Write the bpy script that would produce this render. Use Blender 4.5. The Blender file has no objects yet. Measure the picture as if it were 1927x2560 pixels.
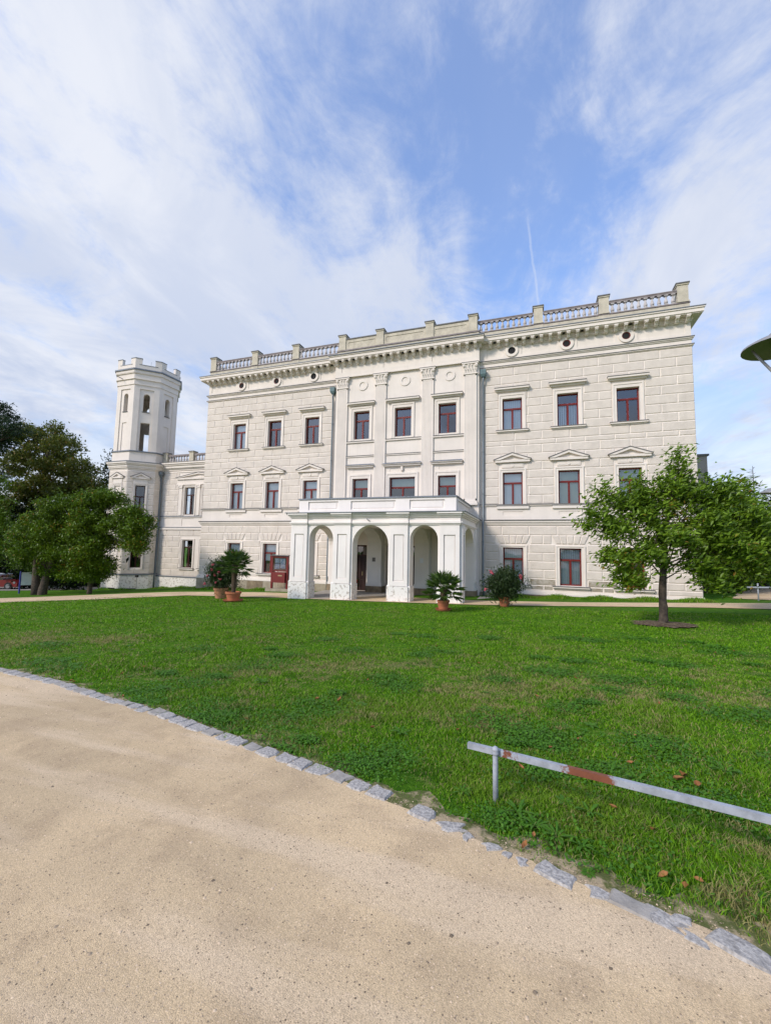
import bpy, math, random
import numpy as np
from mathutils import Vector, Matrix
random.seed(7); RNG = np.random.default_rng(11)
PI = math.pi
S = bpy.context.scene
COL = S.collection
R = math.radians

# ------------------------------------------------------------------ camera
CAM = Vector((7.887, -25.532, 1.663))
yaw, pitch, roll = R(19.463), R(5.024), R(1.117)
fw = Vector((-math.sin(yaw)*math.cos(pitch), math.cos(yaw)*math.cos(pitch), math.sin(pitch)))
rt = Vector((math.cos(yaw), math.sin(yaw), 0)); up = rt.cross(fw)
rt2 = rt*math.cos(roll) + up*math.sin(roll); up2 = up*math.cos(roll) - rt*math.sin(roll)
cd = bpy.data.cameras.new('camera'); cam = bpy.data.objects.new('camera', cd); COL.objects.link(cam)
cd.sensor_fit = 'HORIZONTAL'; cd.sensor_width = 36; cd.lens = 20.05; cd.clip_end = 3000; cd.clip_start = .05
cam.matrix_world = Matrix(((rt2.x, up2.x, -fw.x, CAM.x), (rt2.y, up2.y, -fw.y, CAM.y), (rt2.z, up2.z, -fw.z, CAM.z), (0, 0, 0, 1)))
S.camera = cam

# ------------------------------------------------------------------ view, sun
S.view_settings.view_transform = 'Standard'; S.view_settings.look = 'None'; S.view_settings.gamma = 1
S.view_settings.exposure = 0.0
S.view_settings.use_curve_mapping = False
SUN_EL, SUN_AZ = R(36), R(214)      # azimuth clockwise from +Y (north)
sd = Vector((math.sin(SUN_AZ)*math.cos(SUN_EL), math.cos(SUN_AZ)*math.cos(SUN_EL), math.sin(SUN_EL)))
sl = bpy.data.lights.new('sun', 'SUN'); so = bpy.data.objects.new('sun', sl); COL.objects.link(so)
sl.energy = 3.1; sl.angle = R(11); sl.color = (1.0, .90, .79)
so.rotation_euler = (-sd).to_track_quat('-Z', 'Y').to_euler()

# ------------------------------------------------------------------ sky
W = bpy.data.worlds.new('World'); S.world = W; W.use_nodes = True
nt = W.node_tree; nt.nodes.clear()
class NT:
    """small helper to write node trees as expressions"""
    def __init__(s, t): s.t = t; s.l = t.links
    def n(s, kind, **kw):
        nd = s.t.nodes.new(kind)
        for k, v in kw.items(): setattr(nd, k, v)
        return nd
    def put(s, sock, v):
        if v is None: return
        if isinstance(v, bpy.types.NodeSocket): s.l.new(v, sock)
        else: sock.default_value = v
    def m(s, op, a, b=None, c=None, clamp=False):
        nd = s.n('ShaderNodeMath', operation=op); nd.use_clamp = clamp
        for i, v in enumerate((a, b, c)): s.put(nd.inputs[i], v)
        return nd.outputs[0]
    def v(s, op, a, b=None, sc=None):
        nd = s.n('ShaderNodeVectorMath', operation=op)
        s.put(nd.inputs[0], a); s.put(nd.inputs[1], b)
        if sc is not None: s.put(nd.inputs[3], sc)
        return nd.outputs['Value'] if op in ('DOT_PRODUCT', 'LENGTH') else nd.outputs[0]
    def noise(s, vec, scale, detail=4, rough=.5, dist=0):
        nd = s.n('ShaderNodeTexNoise'); s.put(nd.inputs['Vector'], vec)
        nd.inputs['Scale'].default_value = scale; nd.inputs['Detail'].default_value = detail
        nd.inputs['Roughness'].default_value = rough; nd.inputs['Distortion'].default_value = dist
        return nd.outputs['Fac']
    def mr(s, x, a, b, c=0., d=1., smooth=True):
        nd = s.n('ShaderNodeMapRange', interpolation_type='SMOOTHSTEP' if smooth else 'LINEAR')
        for i, q in enumerate((x, a, b, c, d)): s.put(nd.inputs[i], q)
        return nd.outputs[0]
    def mix(s, f, a, b):
        nd = s.n('ShaderNodeMix', data_type='RGBA'); s.put(nd.inputs[0], f)
        for i, q in ((6, a), (7, b)):
            if isinstance(q, tuple) and len(q) == 3: q = q + (1,)
            s.put(nd.inputs[i], q)
        return nd.outputs[2]
    def comb(s, x, y, z):
        nd = s.n('ShaderNodeCombineXYZ')
        for i, q in enumerate((x, y, z)): s.put(nd.inputs[i], q)
        return nd.outputs[0]
    def sep(s, v):
        nd = s.n('ShaderNodeSeparateXYZ'); s.put(nd.inputs[0], v); return nd.outputs
w = NT(nt)
tc = w.n('ShaderNodeTexCoord'); D = w.v('NORMALIZE', tc.outputs['Generated'])
x, y, z = w.sep(D)
zz = w.m('ADD', w.m('MAXIMUM', z, 0.0), .22)
P = w.comb(w.m('DIVIDE', x, zz), w.m('DIVIDE', y, zz), 0.0)
# streaked, domain-warped cloud field on a horizontal layer
rot = w.n('ShaderNodeMapping'); w.put(rot.inputs[0], P); rot.inputs['Rotation'].default_value = (0, 0, R(28)); rot.inputs['Scale'].default_value = (1.0, .62, 1)
n_big = w.noise(rot.outputs[0], 1.5, 9, .60, .9)
n_med = w.noise(rot.outputs[0], 4.2, 8, .66, .7)
n_w = w.noise(P, 11.0, 6, .65, .4)
fld = w.m('ADD', w.m('MULTIPLY', n_big, .52), w.m('ADD', w.m('MULTIPLY', n_med, .34), w.m('MULTIPLY', n_w, .14)))
blobs = [  # where the cloud cover thickens (+) or opens (-)
    ((-.642, .327, .694), 14, .10), ((-.524, .482, .702), 110, .16), ((-.722, .385, .575), 16, .09), ((-.757, .456, .467), 30, .10),
    ((-.557, .579, .595), 70, .15), ((-.685, .554, .472), 16, .17), ((-.409, .751, .519), 45, .16), ((-.244, .796, .554), 90, .16),
    ((-.057, .761, .647), 110, .10), ((-.359, .558, .748), 26, -.17), ((-.273, .654, .705), 34, -.17), ((-.395, .492, .776), 40, -.06), ((.039, .813, .581), 110, -.22),
    ((.088, .736, .671), 60, -.16), ((.24, .797, .555), 130, .26), ((.338, .884, .323), 14, .08),
    ((.278, .648, .709), 26, .06), ((-.476, .559, .679), 110, -.22), ((.347, .829, .439), 40, .05), ((-.826, .469, .313), 14, .10), ((-.10, .86, .50), 90, .08), ((.12, .85, .50), 90, .10)]
b = w.m('MULTIPLY_ADD', w.m('SUBTRACT', fld, .5), 3.3, .56)
for d_, k, a in blobs:
    d_ = Vector(d_).normalized()
    dt = w.v('DOT_PRODUCT', D, tuple(d_))
    e = w.m('EXPONENT', w.m('MULTIPLY', w.m('SUBTRACT', dt, 1.0), float(k)))
    b = w.m('MULTIPLY_ADD', e, a, b)
dens = w.mr(b, .30, .98, .16, .97)
horizon = w.mr(z, .08, .52, .80, 0.)
dens = w.m('MAXIMUM', dens, horizon)
sky = w.n('ShaderNodeTexSky', sky_type='NISHITA'); sky.sun_disc = False; sky.sun_elevation = SUN_EL; sky.sun_rotation = SUN_AZ
sky.air_density = 1.25; sky.dust_density = .6; sky.ozone_density = 2.2
blue = w.n('ShaderNodeMix', data_type='RGBA', blend_type='MULTIPLY'); blue.inputs[0].default_value = 1
w.put(blue.inputs[6], sky.outputs[0]); w.put(blue.inputs[7], w.mix(w.mr(z, .15, .55), (1.95, 1.92, 2.15), (1.72, 2.12, 2.80)))
thick = w.noise(rot.outputs[0], 2.1, 6, .6, .6)
grey = w.m('MULTIPLY', w.mr(thick, .36, .62), w.mr(z, .75, .12, .38, .85))
ccol = w.mix(grey, (8.5, 8.8, 9.6), (4.9, 5.8, 7.9))
c1 = w.mix(dens, blue.outputs[2], ccol)
# vapour trail
t0, t1 = Vector((-.010, .79, .613)).normalized(), Vector((.009, .872, .489)).normalized()
nrm = t0.cross(t1).normalized(); mid = (t0+t1).normalized()
off = w.m('ABSOLUTE', w.m('ADD', w.v('DOT_PRODUCT', D, tuple(nrm)), w.m('MULTIPLY', w.m('SUBTRACT', n_w, .5), .012)))
line = w.m('MULTIPLY', w.mr(off, .0006, .0034, 1., 0.), w.mr(w.v('DOT_PRODUCT', D, tuple(mid)), math.cos(R(5.2)), math.cos(R(3.0)), 0., .24))
c2 = w.mix(line, c1, (8.6, 8.9, 9.5))
bg = w.n('ShaderNodeBackground'); w.put(bg.inputs[0], c2); bg.inputs[1].default_value = .10
out = w.n('ShaderNodeOutputWorld'); w.l.new(bg.outputs[0], out.inputs[0])

# ------------------------------------------------------------------ materials
MATS = {}
def mat(name, col, rough=.85, var=.0, vscale=2., bump=0., bscale=20., metal=0., col2=None, spec=.3, island=0., streak=0., sharp=None):
    m = bpy.data.materials.new(name); m.use_nodes = True; t = m.node_tree; t.nodes.clear(); q = NT(t)
    g = q.n('ShaderNodeNewGeometry'); pos = g.outputs['Position']
    c = tuple(col) + (1,)
    cc = c
    if var > 0:
        n1 = q.noise(pos, vscale, 6, .6)
        k = q.mr(n1, *(sharp or (.3, .72)))
        c_b = tuple(v*(1-var) for v in col) if col2 is None else col2
        cc = q.mix(k, tuple(col), c_b)
    if streak > 0:    # rain streaks: noise stretched vertically
        mp = q.n('ShaderNodeMapping'); q.put(mp.inputs[0], pos); mp.inputs['Scale'].default_value = (2.2, 2.2, .16)
        k2 = q.m('MULTIPLY', q.mr(q.noise(mp.outputs[0], 1.6, 5, .6), .50, .76), streak)
        cc = q.mix(k2, cc, tuple(v*.62 for v in col))
    if island > 0:
        k3 = q.m('MULTIPLY_ADD', g.outputs['Random Per Island'], 2*island, 1-island)
        hs = q.n('ShaderNodeHueSaturation'); q.put(hs.inputs['Value'], k3); q.put(hs.inputs['Color'], cc); cc = hs.outputs[0]
    b_ = q.n('ShaderNodeBsdfPrincipled'); q.put(b_.inputs['Base Color'], cc)
    b_.inputs['Roughness'].default_value = rough; b_.inputs['Metallic'].default_value = metal
    b_.inputs['Specular IOR Level'].default_value = spec
    if bump > 0:
        bn = q.n('ShaderNodeBump'); bn.inputs['Strength'].default_value = 1; bn.inputs['Distance'].default_value = bump
        q.put(bn.inputs['Height'], q.noise(pos, bscale, 5, .65)); q.l.new(bn.outputs[0], b_.inputs['Normal'])
    o = q.n('ShaderNodeOutputMaterial'); q.l.new(b_.outputs[0], o.inputs[0])
    MATS[name] = m; return m
mat('plaster', (.79, .72, .645), .9, .10, .8, .004, 30, streak=.20)
mat('stucco', (.70, .63, .55), .95, .14, 1.6, .018, 16, streak=.18)
mat('stucco_stained', (.50, .46, .39), .95, .5, 3.0, .03, 14, col2=(.27, .22, .15))
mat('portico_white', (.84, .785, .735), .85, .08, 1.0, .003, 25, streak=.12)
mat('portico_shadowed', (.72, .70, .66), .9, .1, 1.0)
mat('peeling_paint', (.80, .765, .72), .9, .5, 6.5, .012, 16, col2=(.50, .455, .40), sharp=(.52, .62))
mat('attic_stone', (.60, .545, .43), .92, .25, 2.5, .008, 20, streak=.45)
mat('baluster_stone', (.56, .52, .50), .9, .3, 3, .006, 25)
mat('rail_stone', (.30, .26, .255), .9, .3, 3, .006, 25)
mat('zinc', (.20, .22, .25), .55, .2, 2, metal=.25)
mat('old_zinc', (.16, .155, .15), .7, .25, 3)
mat('pipe_zinc', (.19, .22, .24), .45, .2, 1.5, metal=.4)
mat('copper_green', (.13, .20, .21), .6, .25, 5)
mat('red_frame', (.17, .018, .014), .45, .15, 3)
mat('dark_frame', (.055, .016, .013), .5, .15, 3)
mat('door_dark', (.03, .013, .012), .5, .2, 3)
mat('room_dark', (.02, .02, .022), .9)
mat('room_wall', (.22, .20, .18), .9)
mat('blind_white', (.80, .86, .90), .8, .06, 1.0)
mat('blind_green', (.50, .60, .54), .8, .06, 1.0)
mat('plinth_stone', (.40, .345, .26), .92, .35, 2.0, .02, 10, col2=(.27, .225, .16))
mat('brown_stone', (.30, .235, .15), .92, .4, 2.6, .02, 10, col2=(.16, .12, .08))
mat('paving_slab', (.36, .33, .29), .9, .2, 1.4, .004, 20)
mat('terracotta', (.44, .155, .075), .8, .15, 5, .003, 30)
mat('terracotta_pale', (.50, .24, .13), .8, .25, 5, .003, 30)
mat('palm_trunk', (.10, .07, .045), .95, .5, 20, .03, 30)
mat('bark', (.115, .09, .068), .95, .5, 9, .05, 18, col2=(.045, .036, .03))
mat('bark_pale', (.13, .105, .08), .95, .5, 7, .02, 16, col2=(.09, .075, .06))
mat('granite', (.52, .49, .45), .95, .45, 55, .010, 70, col2=(.25, .235, .22), spec=.05)
mat('granite_warm', (.38, .35, .31), .85, .3, 14, .006, 60)
mat('pebble', (.52, .40, .27), .9, .3, 30, island=.65)
mat('dry_leaf', (.30, .14, .05), .8, .4, 30, col2=(.20, .08, .03), island=.4)
mat('flower_pink', (.55, .10, .13), .6, .2, 10)
mat('flower_red', (.60, .035, .03), .6, .2, 10)
mat('board_red', (.17, .026, .024), .5, .15, 4)
mat('car_red', (.16, .012, .012), .3, spec=.6)
mat('car_black', (.02, .02, .02), .5)
mat('chrome', (.25, .25, .25), .4, metal=.5)
mat('panel_blue', (.03, .04, .22), .4)
mat('panel_white', (.70, .74, .78), .5, .12, 3)
mat('lamp_metal', (.30, .30, .31), .4, .15, 4, metal=.2)
mat('lamp_inner', (.22, .22, .18), .6)
mat('lamp_glass', (.6, .6, .52), .2)
mat('annex_grey', (.36, .33, .30), .9, .15, 1)
mat('mulch', (.085, .055, .035), .95, .5, 14, .05, 22, col2=(.22, .17, .10), sharp=(.45, .62))
mat('brass', (.35, .27, .15), .5)
mat('poster', (.85, .86, .88), .5, .6, 9, col2=(.15, .25, .50))
mat('soil', (.05, .035, .025), 1)
mat('thatch', (.40, .31, .19), .95, .5, 9, .012, 40, col2=(.10, .115, .03), sharp=(.40, .56))
mat('rubble', (.36, .30, .23), .95, .4, 2)

def foliage_mat(name, dark, light, yellow=0., ycol=(.30, .17, .02), trans=.35, gloss=.35):
    m = bpy.data.materials.new(name); m.use_nodes = True; t = m.node_tree; t.nodes.clear(); q = NT(t)
    g = q.n('ShaderNodeNewGeometry'); r = g.outputs['Random Per Island']
    n = q.noise(g.outputs['Position'], .9, 3, .5)
    k = q.m('ADD', q.m('MULTIPLY', r, .6), q.m('MULTIPLY', n, .4), clamp=True)
    c = q.mix(k, dark, light)
    if yellow > 0:
        c = q.mix(q.mr(q.m('ADD', q.m('FRACT', q.m('MULTIPLY', r, 37.7)), q.m('MULTIPLY', q.m('SUBTRACT', n, .5), .9)), 1-yellow, 1-yellow+.1), c, ycol)
    d = q.n('ShaderNodeBsdfPrincipled'); q.put(d.inputs['Base Color'], c); d.inputs['Roughness'].default_value = .42; d.inputs['Specular IOR Level'].default_value = gloss
    tr = q.n('ShaderNodeBsdfTranslucent'); q.put(tr.inputs[0], c)
    mx = q.n('ShaderNodeMixShader'); mx.inputs[0].default_value = trans
    q.l.new(d.outputs[0], mx.inputs[1]); q.l.new(tr.outputs[0], mx.inputs[2])
    o = q.n('ShaderNodeOutputMaterial'); q.l.new(mx.outputs[0], o.inputs[0]); MATS[name] = m
foliage_mat('leaf_young', (.016, .055, .004), (.27, .43, .028), .012)
foliage_mat('leaf_magnolia', (.010, .036, .003), (.17, .29, .010), .012, trans=.2)
foliage_mat('leaf_chestnut', (.035, .065, .010), (.20, .22, .030), .10, (.26, .17, .03))
foliage_mat('leaf_dark', (.010, .026, .010), (.035, .070, .020), .0)
foliage_mat('leaf_wood', (.004, .011, .004), (.010, .022, .007), .0, trans=.1, gloss=.1)  # near-black leaf colour carries the deep shade of the wood
foliage_mat('leaf_palm', (.020, .060, .010), (.11, .19, .025), .02, (.25, .19, .05))
foliage_mat('leaf_oleander', (.020, .050, .015), (.075, .115, .035), .0)
foliage_mat('weed', (.045, .15, .008), (.11, .27, .015), .0)

# glass: clear pane with a sky reflection
m = bpy.data.materials.new('glass'); m.use_nodes = True; t = m.node_tree; t.nodes.clear(); q = NT(t)
gl = q.n('ShaderNodeBsdfGlossy'); gl.inputs['Roughness'].default_value = .03; gl.inputs[0].default_value = (.85, .85, .86, 1)
g = q.n('ShaderNodeNewGeometry'); bn = q.n('ShaderNodeBump'); bn.inputs['Distance'].default_value = .004; bn.inputs['Strength'].default_value = .5
q.put(bn.inputs['Height'], q.noise(g.outputs['Position'], 1.6, 2, .5)); q.l.new(bn.outputs[0], gl.inputs['Normal'])
tp = q.n('ShaderNodeBsdfTransparent'); tp.inputs[0].default_value = (.82, .86, .88, 1)
lw = q.n('ShaderNodeLayerWeight'); lw.inputs[0].default_value = .35
mx = q.n('ShaderNodeMixShader'); q.put(mx.inputs[0], q.mr(lw.outputs['Fresnel'], 0., 1., .12, .9, False))
q.l.new(tp.outputs[0], mx.inputs[1]); q.l.new(gl.outputs[0], mx.inputs[2])
o = q.n('ShaderNodeOutputMaterial'); q.l.new(mx.outputs[0], o.inputs[0]); MATS['glass'] = m

# rusty painted rail
m = bpy.data.materials.new('rail_paint'); m.use_nodes = True; t = m.node_tree; t.nodes.clear(); q = NT(t)
g = q.n('ShaderNodeNewGeometry'); px, py, pz = q.sep(g.outputs['Position'])
nz = q.noise(g.outputs['Position'], 22, 6, .7)
pxn = q.m('ADD', px, q.m('MULTIPLY', q.m('SUBTRACT', nz, .5), .22))
band = q.m('MULTIPLY', q.mr(pxn, 8.03, 8.06), q.mr(pxn, 8.30, 8.34, 1., 0.))
band2 = q.m('MULTIPLY', q.m('MULTIPLY', q.mr(pxn, 7.64, 7.66), q.mr(pxn, 7.73, 7.75, 1., 0.)), q.mr(nz, .44, .5))
spots = q.mr(q.noise(g.outputs['Position'], 35, 5, .7), .63, .69)
k = q.m('MAXIMUM', q.m('MAXIMUM', band, band2), spots)
c = q.mix(k, q.mix(q.mr(q.noise(g.outputs['Position'], 9, 5, .7), .4, .7), (.36, .385, .43), (.25, .27, .30)), q.mix(nz, (.27, .085, .04), (.10, .035, .02)))
d = q.n('ShaderNodeBsdfPrincipled'); q.put(d.inputs['Base Color'], c); d.inputs['Roughness'].default_value = .55
o = q.n('ShaderNodeOutputMaterial'); q.l.new(d.outputs[0], o.inputs[0]); MATS['rail_paint'] = m

# lawn soil and thatch under the blades
m = bpy.data.materials.new('lawn'); m.use_nodes = True; t = m.node_tree; t.nodes.clear(); q = NT(t)
g = q.n('ShaderNodeNewGeometry'); pos = g.outputs['Position']
n1 = q.noise(pos, .45, 5, .6); n2 = q.noise(pos, 5.0, 6, .7); n3 = q.noise(pos, 34, 4, .7)
c = q.mix(q.mr(n2, .32, .68), (.036, .115, .004), (.085, .200, .008))
c = q.mix(q.m('MULTIPLY', q.mr(n3, .45, .75), .5), c, (.028, .075, .006))
px, py, pz = q.sep(pos)
near = q.mr(py, -21.0, -13.0, 1., .25)
dry = q.m('MULTIPLY', q.mr(q.m('ADD', q.m('MULTIPLY', n1, .5), q.m('MULTIPLY', n2, .5)), .50, .62), near)
c = q.mix(q.m('MULTIPLY', dry, .65), c, (.19, .155, .075))
d = q.n('ShaderNodeBsdfPrincipled'); q.put(d.inputs['Base Color'], c); d.inputs['Roughness'].default_value = .95; d.inputs['Specular IOR Level'].default_value = .1
bn = q.n('ShaderNodeBump'); bn.inputs['Distance'].default_value = .05; bn.inputs['Strength'].default_value = .9
q.put(bn.inputs['Height'], q.m('ADD', q.noise(pos, 9, 6, .75), q.m('MULTIPLY', n3, .4))); q.l.new(bn.outputs[0], d.inputs['Normal'])
o = q.n('ShaderNodeOutputMaterial'); q.l.new(d.outputs[0], o.inputs[0]); MATS['lawn'] = m

# grass blades: patches of fresh, dark and dry
m = bpy.data.materials.new('grass_blade'); m.use_nodes = True; t = m.node_tree; t.nodes.clear(); q = NT(t)
g = q.n('ShaderNodeNewGeometry'); pos = g.outputs['Position']; r = g.outputs['Random Per Island']
n1 = q.noise(pos, .45, 5, .6); n2 = q.noise(pos, 5.0, 6, .7); px, py, pz = q.sep(pos)
c = q.mix(r, (.048, .150, .003), (.215, .430, .012))
c = q.mix(q.m('MULTIPLY', q.mr(q.noise(pos, 1.8, 5, .65), .52, .68), .6), c, (.018, .070, .005))
c = q.mix(q.m('MULTIPLY', q.mr(q.noise(pos, .8, 4, .6), .50, .64), .45), c, (.20, .30, .03))
near = q.mr(py, -21.0, -13.0, 1., .25)
dry = q.m('MULTIPLY', q.mr(q.m('ADD', q.m('MULTIPLY', n1, .5), q.m('MULTIPLY', n2, .5)), .49, .62), near)
sel = q.m('GREATER_THAN', q.m('MULTIPLY_ADD', dry, .85, q.m('MULTIPLY', near, .12)), q.m('FRACT', q.m('MULTIPLY', r, 17.3)))
c = q.mix(q.m('MULTIPLY', sel, .9), c, (.36, .31, .13))
d = q.n('ShaderNodeBsdfPrincipled'); q.put(d.inputs['Base Color'], c); d.inputs['Roughness'].default_value = .6; d.inputs['Specular IOR Level'].default_value = .25
tr = q.n('ShaderNodeBsdfTranslucent'); q.put(tr.inputs[0], c); mx = q.n('ShaderNodeMixShader'); mx.inputs[0].default_value = .35
q.l.new(d.outputs[0], mx.inputs[1]); q.l.new(tr.outputs[0], mx.inputs[2])
o = q.n('ShaderNodeOutputMaterial'); q.l.new(mx.outputs[0], o.inputs[0]); MATS['grass_blade'] = m

# fine gravel
m = bpy.data.materials.new('gravel'); m.use_nodes = True; t = m.node_tree; t.nodes.clear(); q = NT(t)
g = q.n('ShaderNodeNewGeometry'); pos = g.outputs['Position']
n1 = q.noise(pos, .55, 4, .55); n2 = q.noise(pos, 45, 4, .75); n3 = q.noise(pos, 160, 3, .8); n4 = q.noise(pos, 3.0, 5, .6)
c = q.mix(q.mr(n1, .30, .70), (.65, .485, .29), (.49, .37, .225))
c = q.mix(q.m('MULTIPLY', q.mr(n4, .44, .66), .42), c, (.36, .26, .16))
px, py, pz = q.sep(pos); mp = q.n('ShaderNodeMapping'); q.put(mp.inputs[0], pos); mp.inputs['Rotation'].default_value = (0, 0, R(14)); mp.inputs['Scale'].default_value = (.22, 1.5, 1)
c = q.mix(q.m('MULTIPLY', q.mr(q.noise(mp.outputs[0], 1.3, 4, .55), .48, .62), .6), c, (.68, .53, .36))
c = q.mix(q.m('MULTIPLY', q.mr(n2, .50, .75), .45), c, (.30, .23, .155))
c = q.mix(q.m('MULTIPLY', q.mr(n3, .52, .70), .40), c, (.66, .52, .36))
vo = q.n('ShaderNodeTexVoronoi'); q.put(vo.inputs['Vector'], pos); vo.inputs['Scale'].default_value = 240
hs = q.n('ShaderNodeHueSaturation'); q.put(hs.inputs['Color'], c)
vx, vy, vz = q.sep(vo.outputs['Color']); q.put(hs.inputs['Value'], q.m('MULTIPLY_ADD', vx, .40, .80)); c = hs.outputs[0]
d = q.n('ShaderNodeBsdfPrincipled'); q.put(d.inputs['Base Color'], c); d.inputs['Roughness'].default_value = .95; d.inputs['Specular IOR Level'].default_value = .15
bn = q.n('ShaderNodeBump'); bn.inputs['Distance'].default_value = .0030; bn.inputs['Strength'].default_value = .7
q.put(bn.inputs['Height'], q.m('ADD', q.m('MULTIPLY', vo.outputs['Distance'], -.8), n2)); q.l.new(bn.outputs[0], d.inputs['Normal'])
o = q.n('ShaderNodeOutputMaterial'); q.l.new(d.outputs[0], o.inputs[0]); MATS['gravel'] = m

# ------------------------------------------------------------------ mesh helpers
class MB:
    def __init__(s): s.v = []; s.f = []; s.mi = []; s.M = None; s.k = 0
    def add(s, vs, fs, k=None):
        b = len(s.v)
        if s.M is not None: vs = [tuple(s.M @ Vector(p)) for p in vs]
        s.v += [tuple(p) for p in vs]; s.f += [tuple(b+i for i in f) for f in fs]; s.mi += [s.k if k is None else k]*len(fs)
        return s
    def box(s, x0, y0, z0, x1, y1, z1, k=None):
        return s.add([(x0,y0,z0),(x1,y0,z0),(x1,y1,z0),(x0,y1,z0),(x0,y0,z1),(x1,y0,z1),(x1,y1,z1),(x0,y1,z1)],
                     [(0,3,2,1),(4,5,6,7),(0,1,5,4),(1,2,6,5),(2,3,7,6),(3,0,4,7)], k)
    def pillow(s, x0, y0, z0, x1, y1, z1, c, kf, ke):      # block with chamfered front (front = y0)
        s.add([(x0,y1,z0),(x1,y1,z0),(x1,y1,z1),(x0,y1,z1),(x0,y0+c,z0),(x1,y0+c,z0),(x1,y0+c,z1),(x0,y0+c,z1)],
              [(0,1,5,4),(1,2,6,5),(2,3,7,6),(3,0,4,7)], ke)
        s.add([(x0,y0+c,z0),(x1,y0+c,z0),(x1,y0+c,z1),(x0,y0+c,z1),(x0+c,y0,z0+c),(x1-c,y0,z0+c),(x1-c,y0,z1-c),(x0+c,y0,z1-c)],
              [(0,1,5,4),(1,2,6,5),(2,3,7,6),(3,0,4,7)], ke)
        s.add([(x0+c,y0,z0+c),(x1-c,y0,z0+c),(x1-c,y0,z1-c),(x0+c,y0,z1-c)], [(0,1,2,3)], kf); return s
    def extr(s, poly, y0, y1, k=None):         # polygon in (x,z), extruded y0->y1 (counter-clockwise seen from -y)
        n = len(poly)
        vs = [(p[0], y0, p[1]) for p in poly] + [(p[0], y1, p[1]) for p in poly]
        fs = [tuple(range(n)), tuple(range(2*n-1, n-1, -1))] + [(i, i+n, (i+1) % n+n, (i+1) % n) for i in range(n)]
        return s.add(vs, fs, k)
    def prismz(s, poly, z0, z1, k=None, top=None):      # polygon in (x,y) ccw
        n = len(poly); tp = top or poly
        vs = [(p[0], p[1], z0) for p in poly] + [(p[0], p[1], z1) for p in tp]
        fs = [tuple(range(n-1, -1, -1)), tuple(range(n, 2*n))] + [(i, (i+1) % n, (i+1) % n+n, i+n) for i in range(n)]
        return s.add(vs, fs, k)
    def lathe(s, prof, c=(0, 0, 0), n=14, k=None, cap=True):
        vs = []; fs = []
        for r, z in prof:
            for i in range(n):
                a = 2*PI*i/n; vs.append((c[0]+r*math.cos(a), c[1]+r*math.sin(a), c[2]+z))
        for j in range(len(prof)-1):
            for i in range(n): fs.append((j*n+i, j*n+(i+1) % n, (j+1)*n+(i+1) % n, (j+1)*n+i))
        if cap: fs.append(tuple(range(n-1, -1, -1))); fs.append(tuple((len(prof)-1)*n+i for i in range(n)))
        return s.add(vs, fs, k)
    def tube(s, pts, rads, n=8, k=None):
        pts = [Vector(p) for p in pts]; vs = []; fs = []
        if not hasattr(rads, '__len__'): rads = [rads]*len(pts)
        ref = None
        for i, p in enumerate(pts):
            d = (pts[min(i+1, len(pts)-1)] - pts[max(i-1, 0)]).normalized()
            if ref is None:
                a = Vector((0, 0, 1)) if abs(d.z) < .9 else Vector((1, 0, 0)); u = d.cross(a).normalized()
            else: u = (ref - d*ref.dot(d)).normalized()
            ref = u; v = d.cross(u)
            for j in range(n):
                an = 2*PI*j/n; vs.append(tuple(p + (u*math.cos(an)+v*math.sin(an))*rads[i]))
        for i in range(len(pts)-1):
            for j in range(n): fs.append((i*n+j, i*n+(j+1) % n, (i+1)*n+(j+1) % n, (i+1)*n+j))
        fs.append(tuple(range(n-1, -1, -1))); fs.append(tuple((len(pts)-1)*n+j for j in range(n)))
        return s.add(vs, fs, k)
    def mesh(s, name, mats):
        me = bpy.data.meshes.new(name); me.from_pydata(s.v, [], s.f)
        for mm in (mats if isinstance(mats, (list, tuple)) else [mats]): me.materials.append(MATS[mm])
        me.polygons.foreach_set('material_index', s.mi); me.update(); return me
    def build(s, name, mats, parent=None, smooth=False):
        me = s.mesh(name, mats)
        if smooth: me.polygons.foreach_set('use_smooth', [True]*len(me.polygons))
        return link(name, me, parent)
ROOTLOC = {}
def base_of(p):
    while p.parent: p = p.parent
    return ROOTLOC.get(p.name, Vector((0, 0, 0)))
def link(name, me, parent=None, loc=None, rz=0):
    """the mesh is in world coordinates (or placed at loc); parents sit at a thing's base"""
    o = bpy.data.objects.new(name, me); COL.objects.link(o)
    if loc is not None: o.location = loc
    if rz: o.rotation_euler[2] = rz
    if parent is not None:
        o.parent = parent; o.matrix_parent_inverse = PINV(parent)
    return o
WM = {}
def PINV(p):
    M = Matrix.Identity(4); chain = []
    q_ = p
    while q_ is not None: chain.append(q_); q_ = q_.parent
    for c_ in reversed(chain):
        M = M @ c_.matrix_parent_inverse @ c_.matrix_basis if c_.parent else c_.matrix_basis.copy()
    return M.inverted()
def thing(name, label, cat, loc, group=None):
    o = bpy.data.objects.new(name, None); COL.objects.link(o); o.location = loc; o.empty_display_size = .2
    o['label'] = label; o['category'] = cat
    if group: o['group'] = group
    return o
def tag(o, label, cat, group=None):
    o['label'] = label; o['category'] = cat
    if group: o['group'] = group
    return o
def copy_tree(o, parent=None):
    c = o.copy(); COL.objects.link(c)
    if parent is not None: c.parent = parent; c.matrix_parent_inverse = o.matrix_parent_inverse.copy()
    for ch in list(o.children): copy_tree(ch, c)
    return c
def struct(name, me, mats=None):
    o = link(name, me); o['kind'] = 'structure'; return o

def frame(O, sdir, back):    # local x=s, y=depth(back), z=up
    return Matrix(((sdir[0], back[0], 0, O[0]), (sdir[1], back[1], 0, O[1]), (0, 0, 1, O[2] if len(O) > 2 else 0), (0, 0, 0, 1)))

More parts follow.
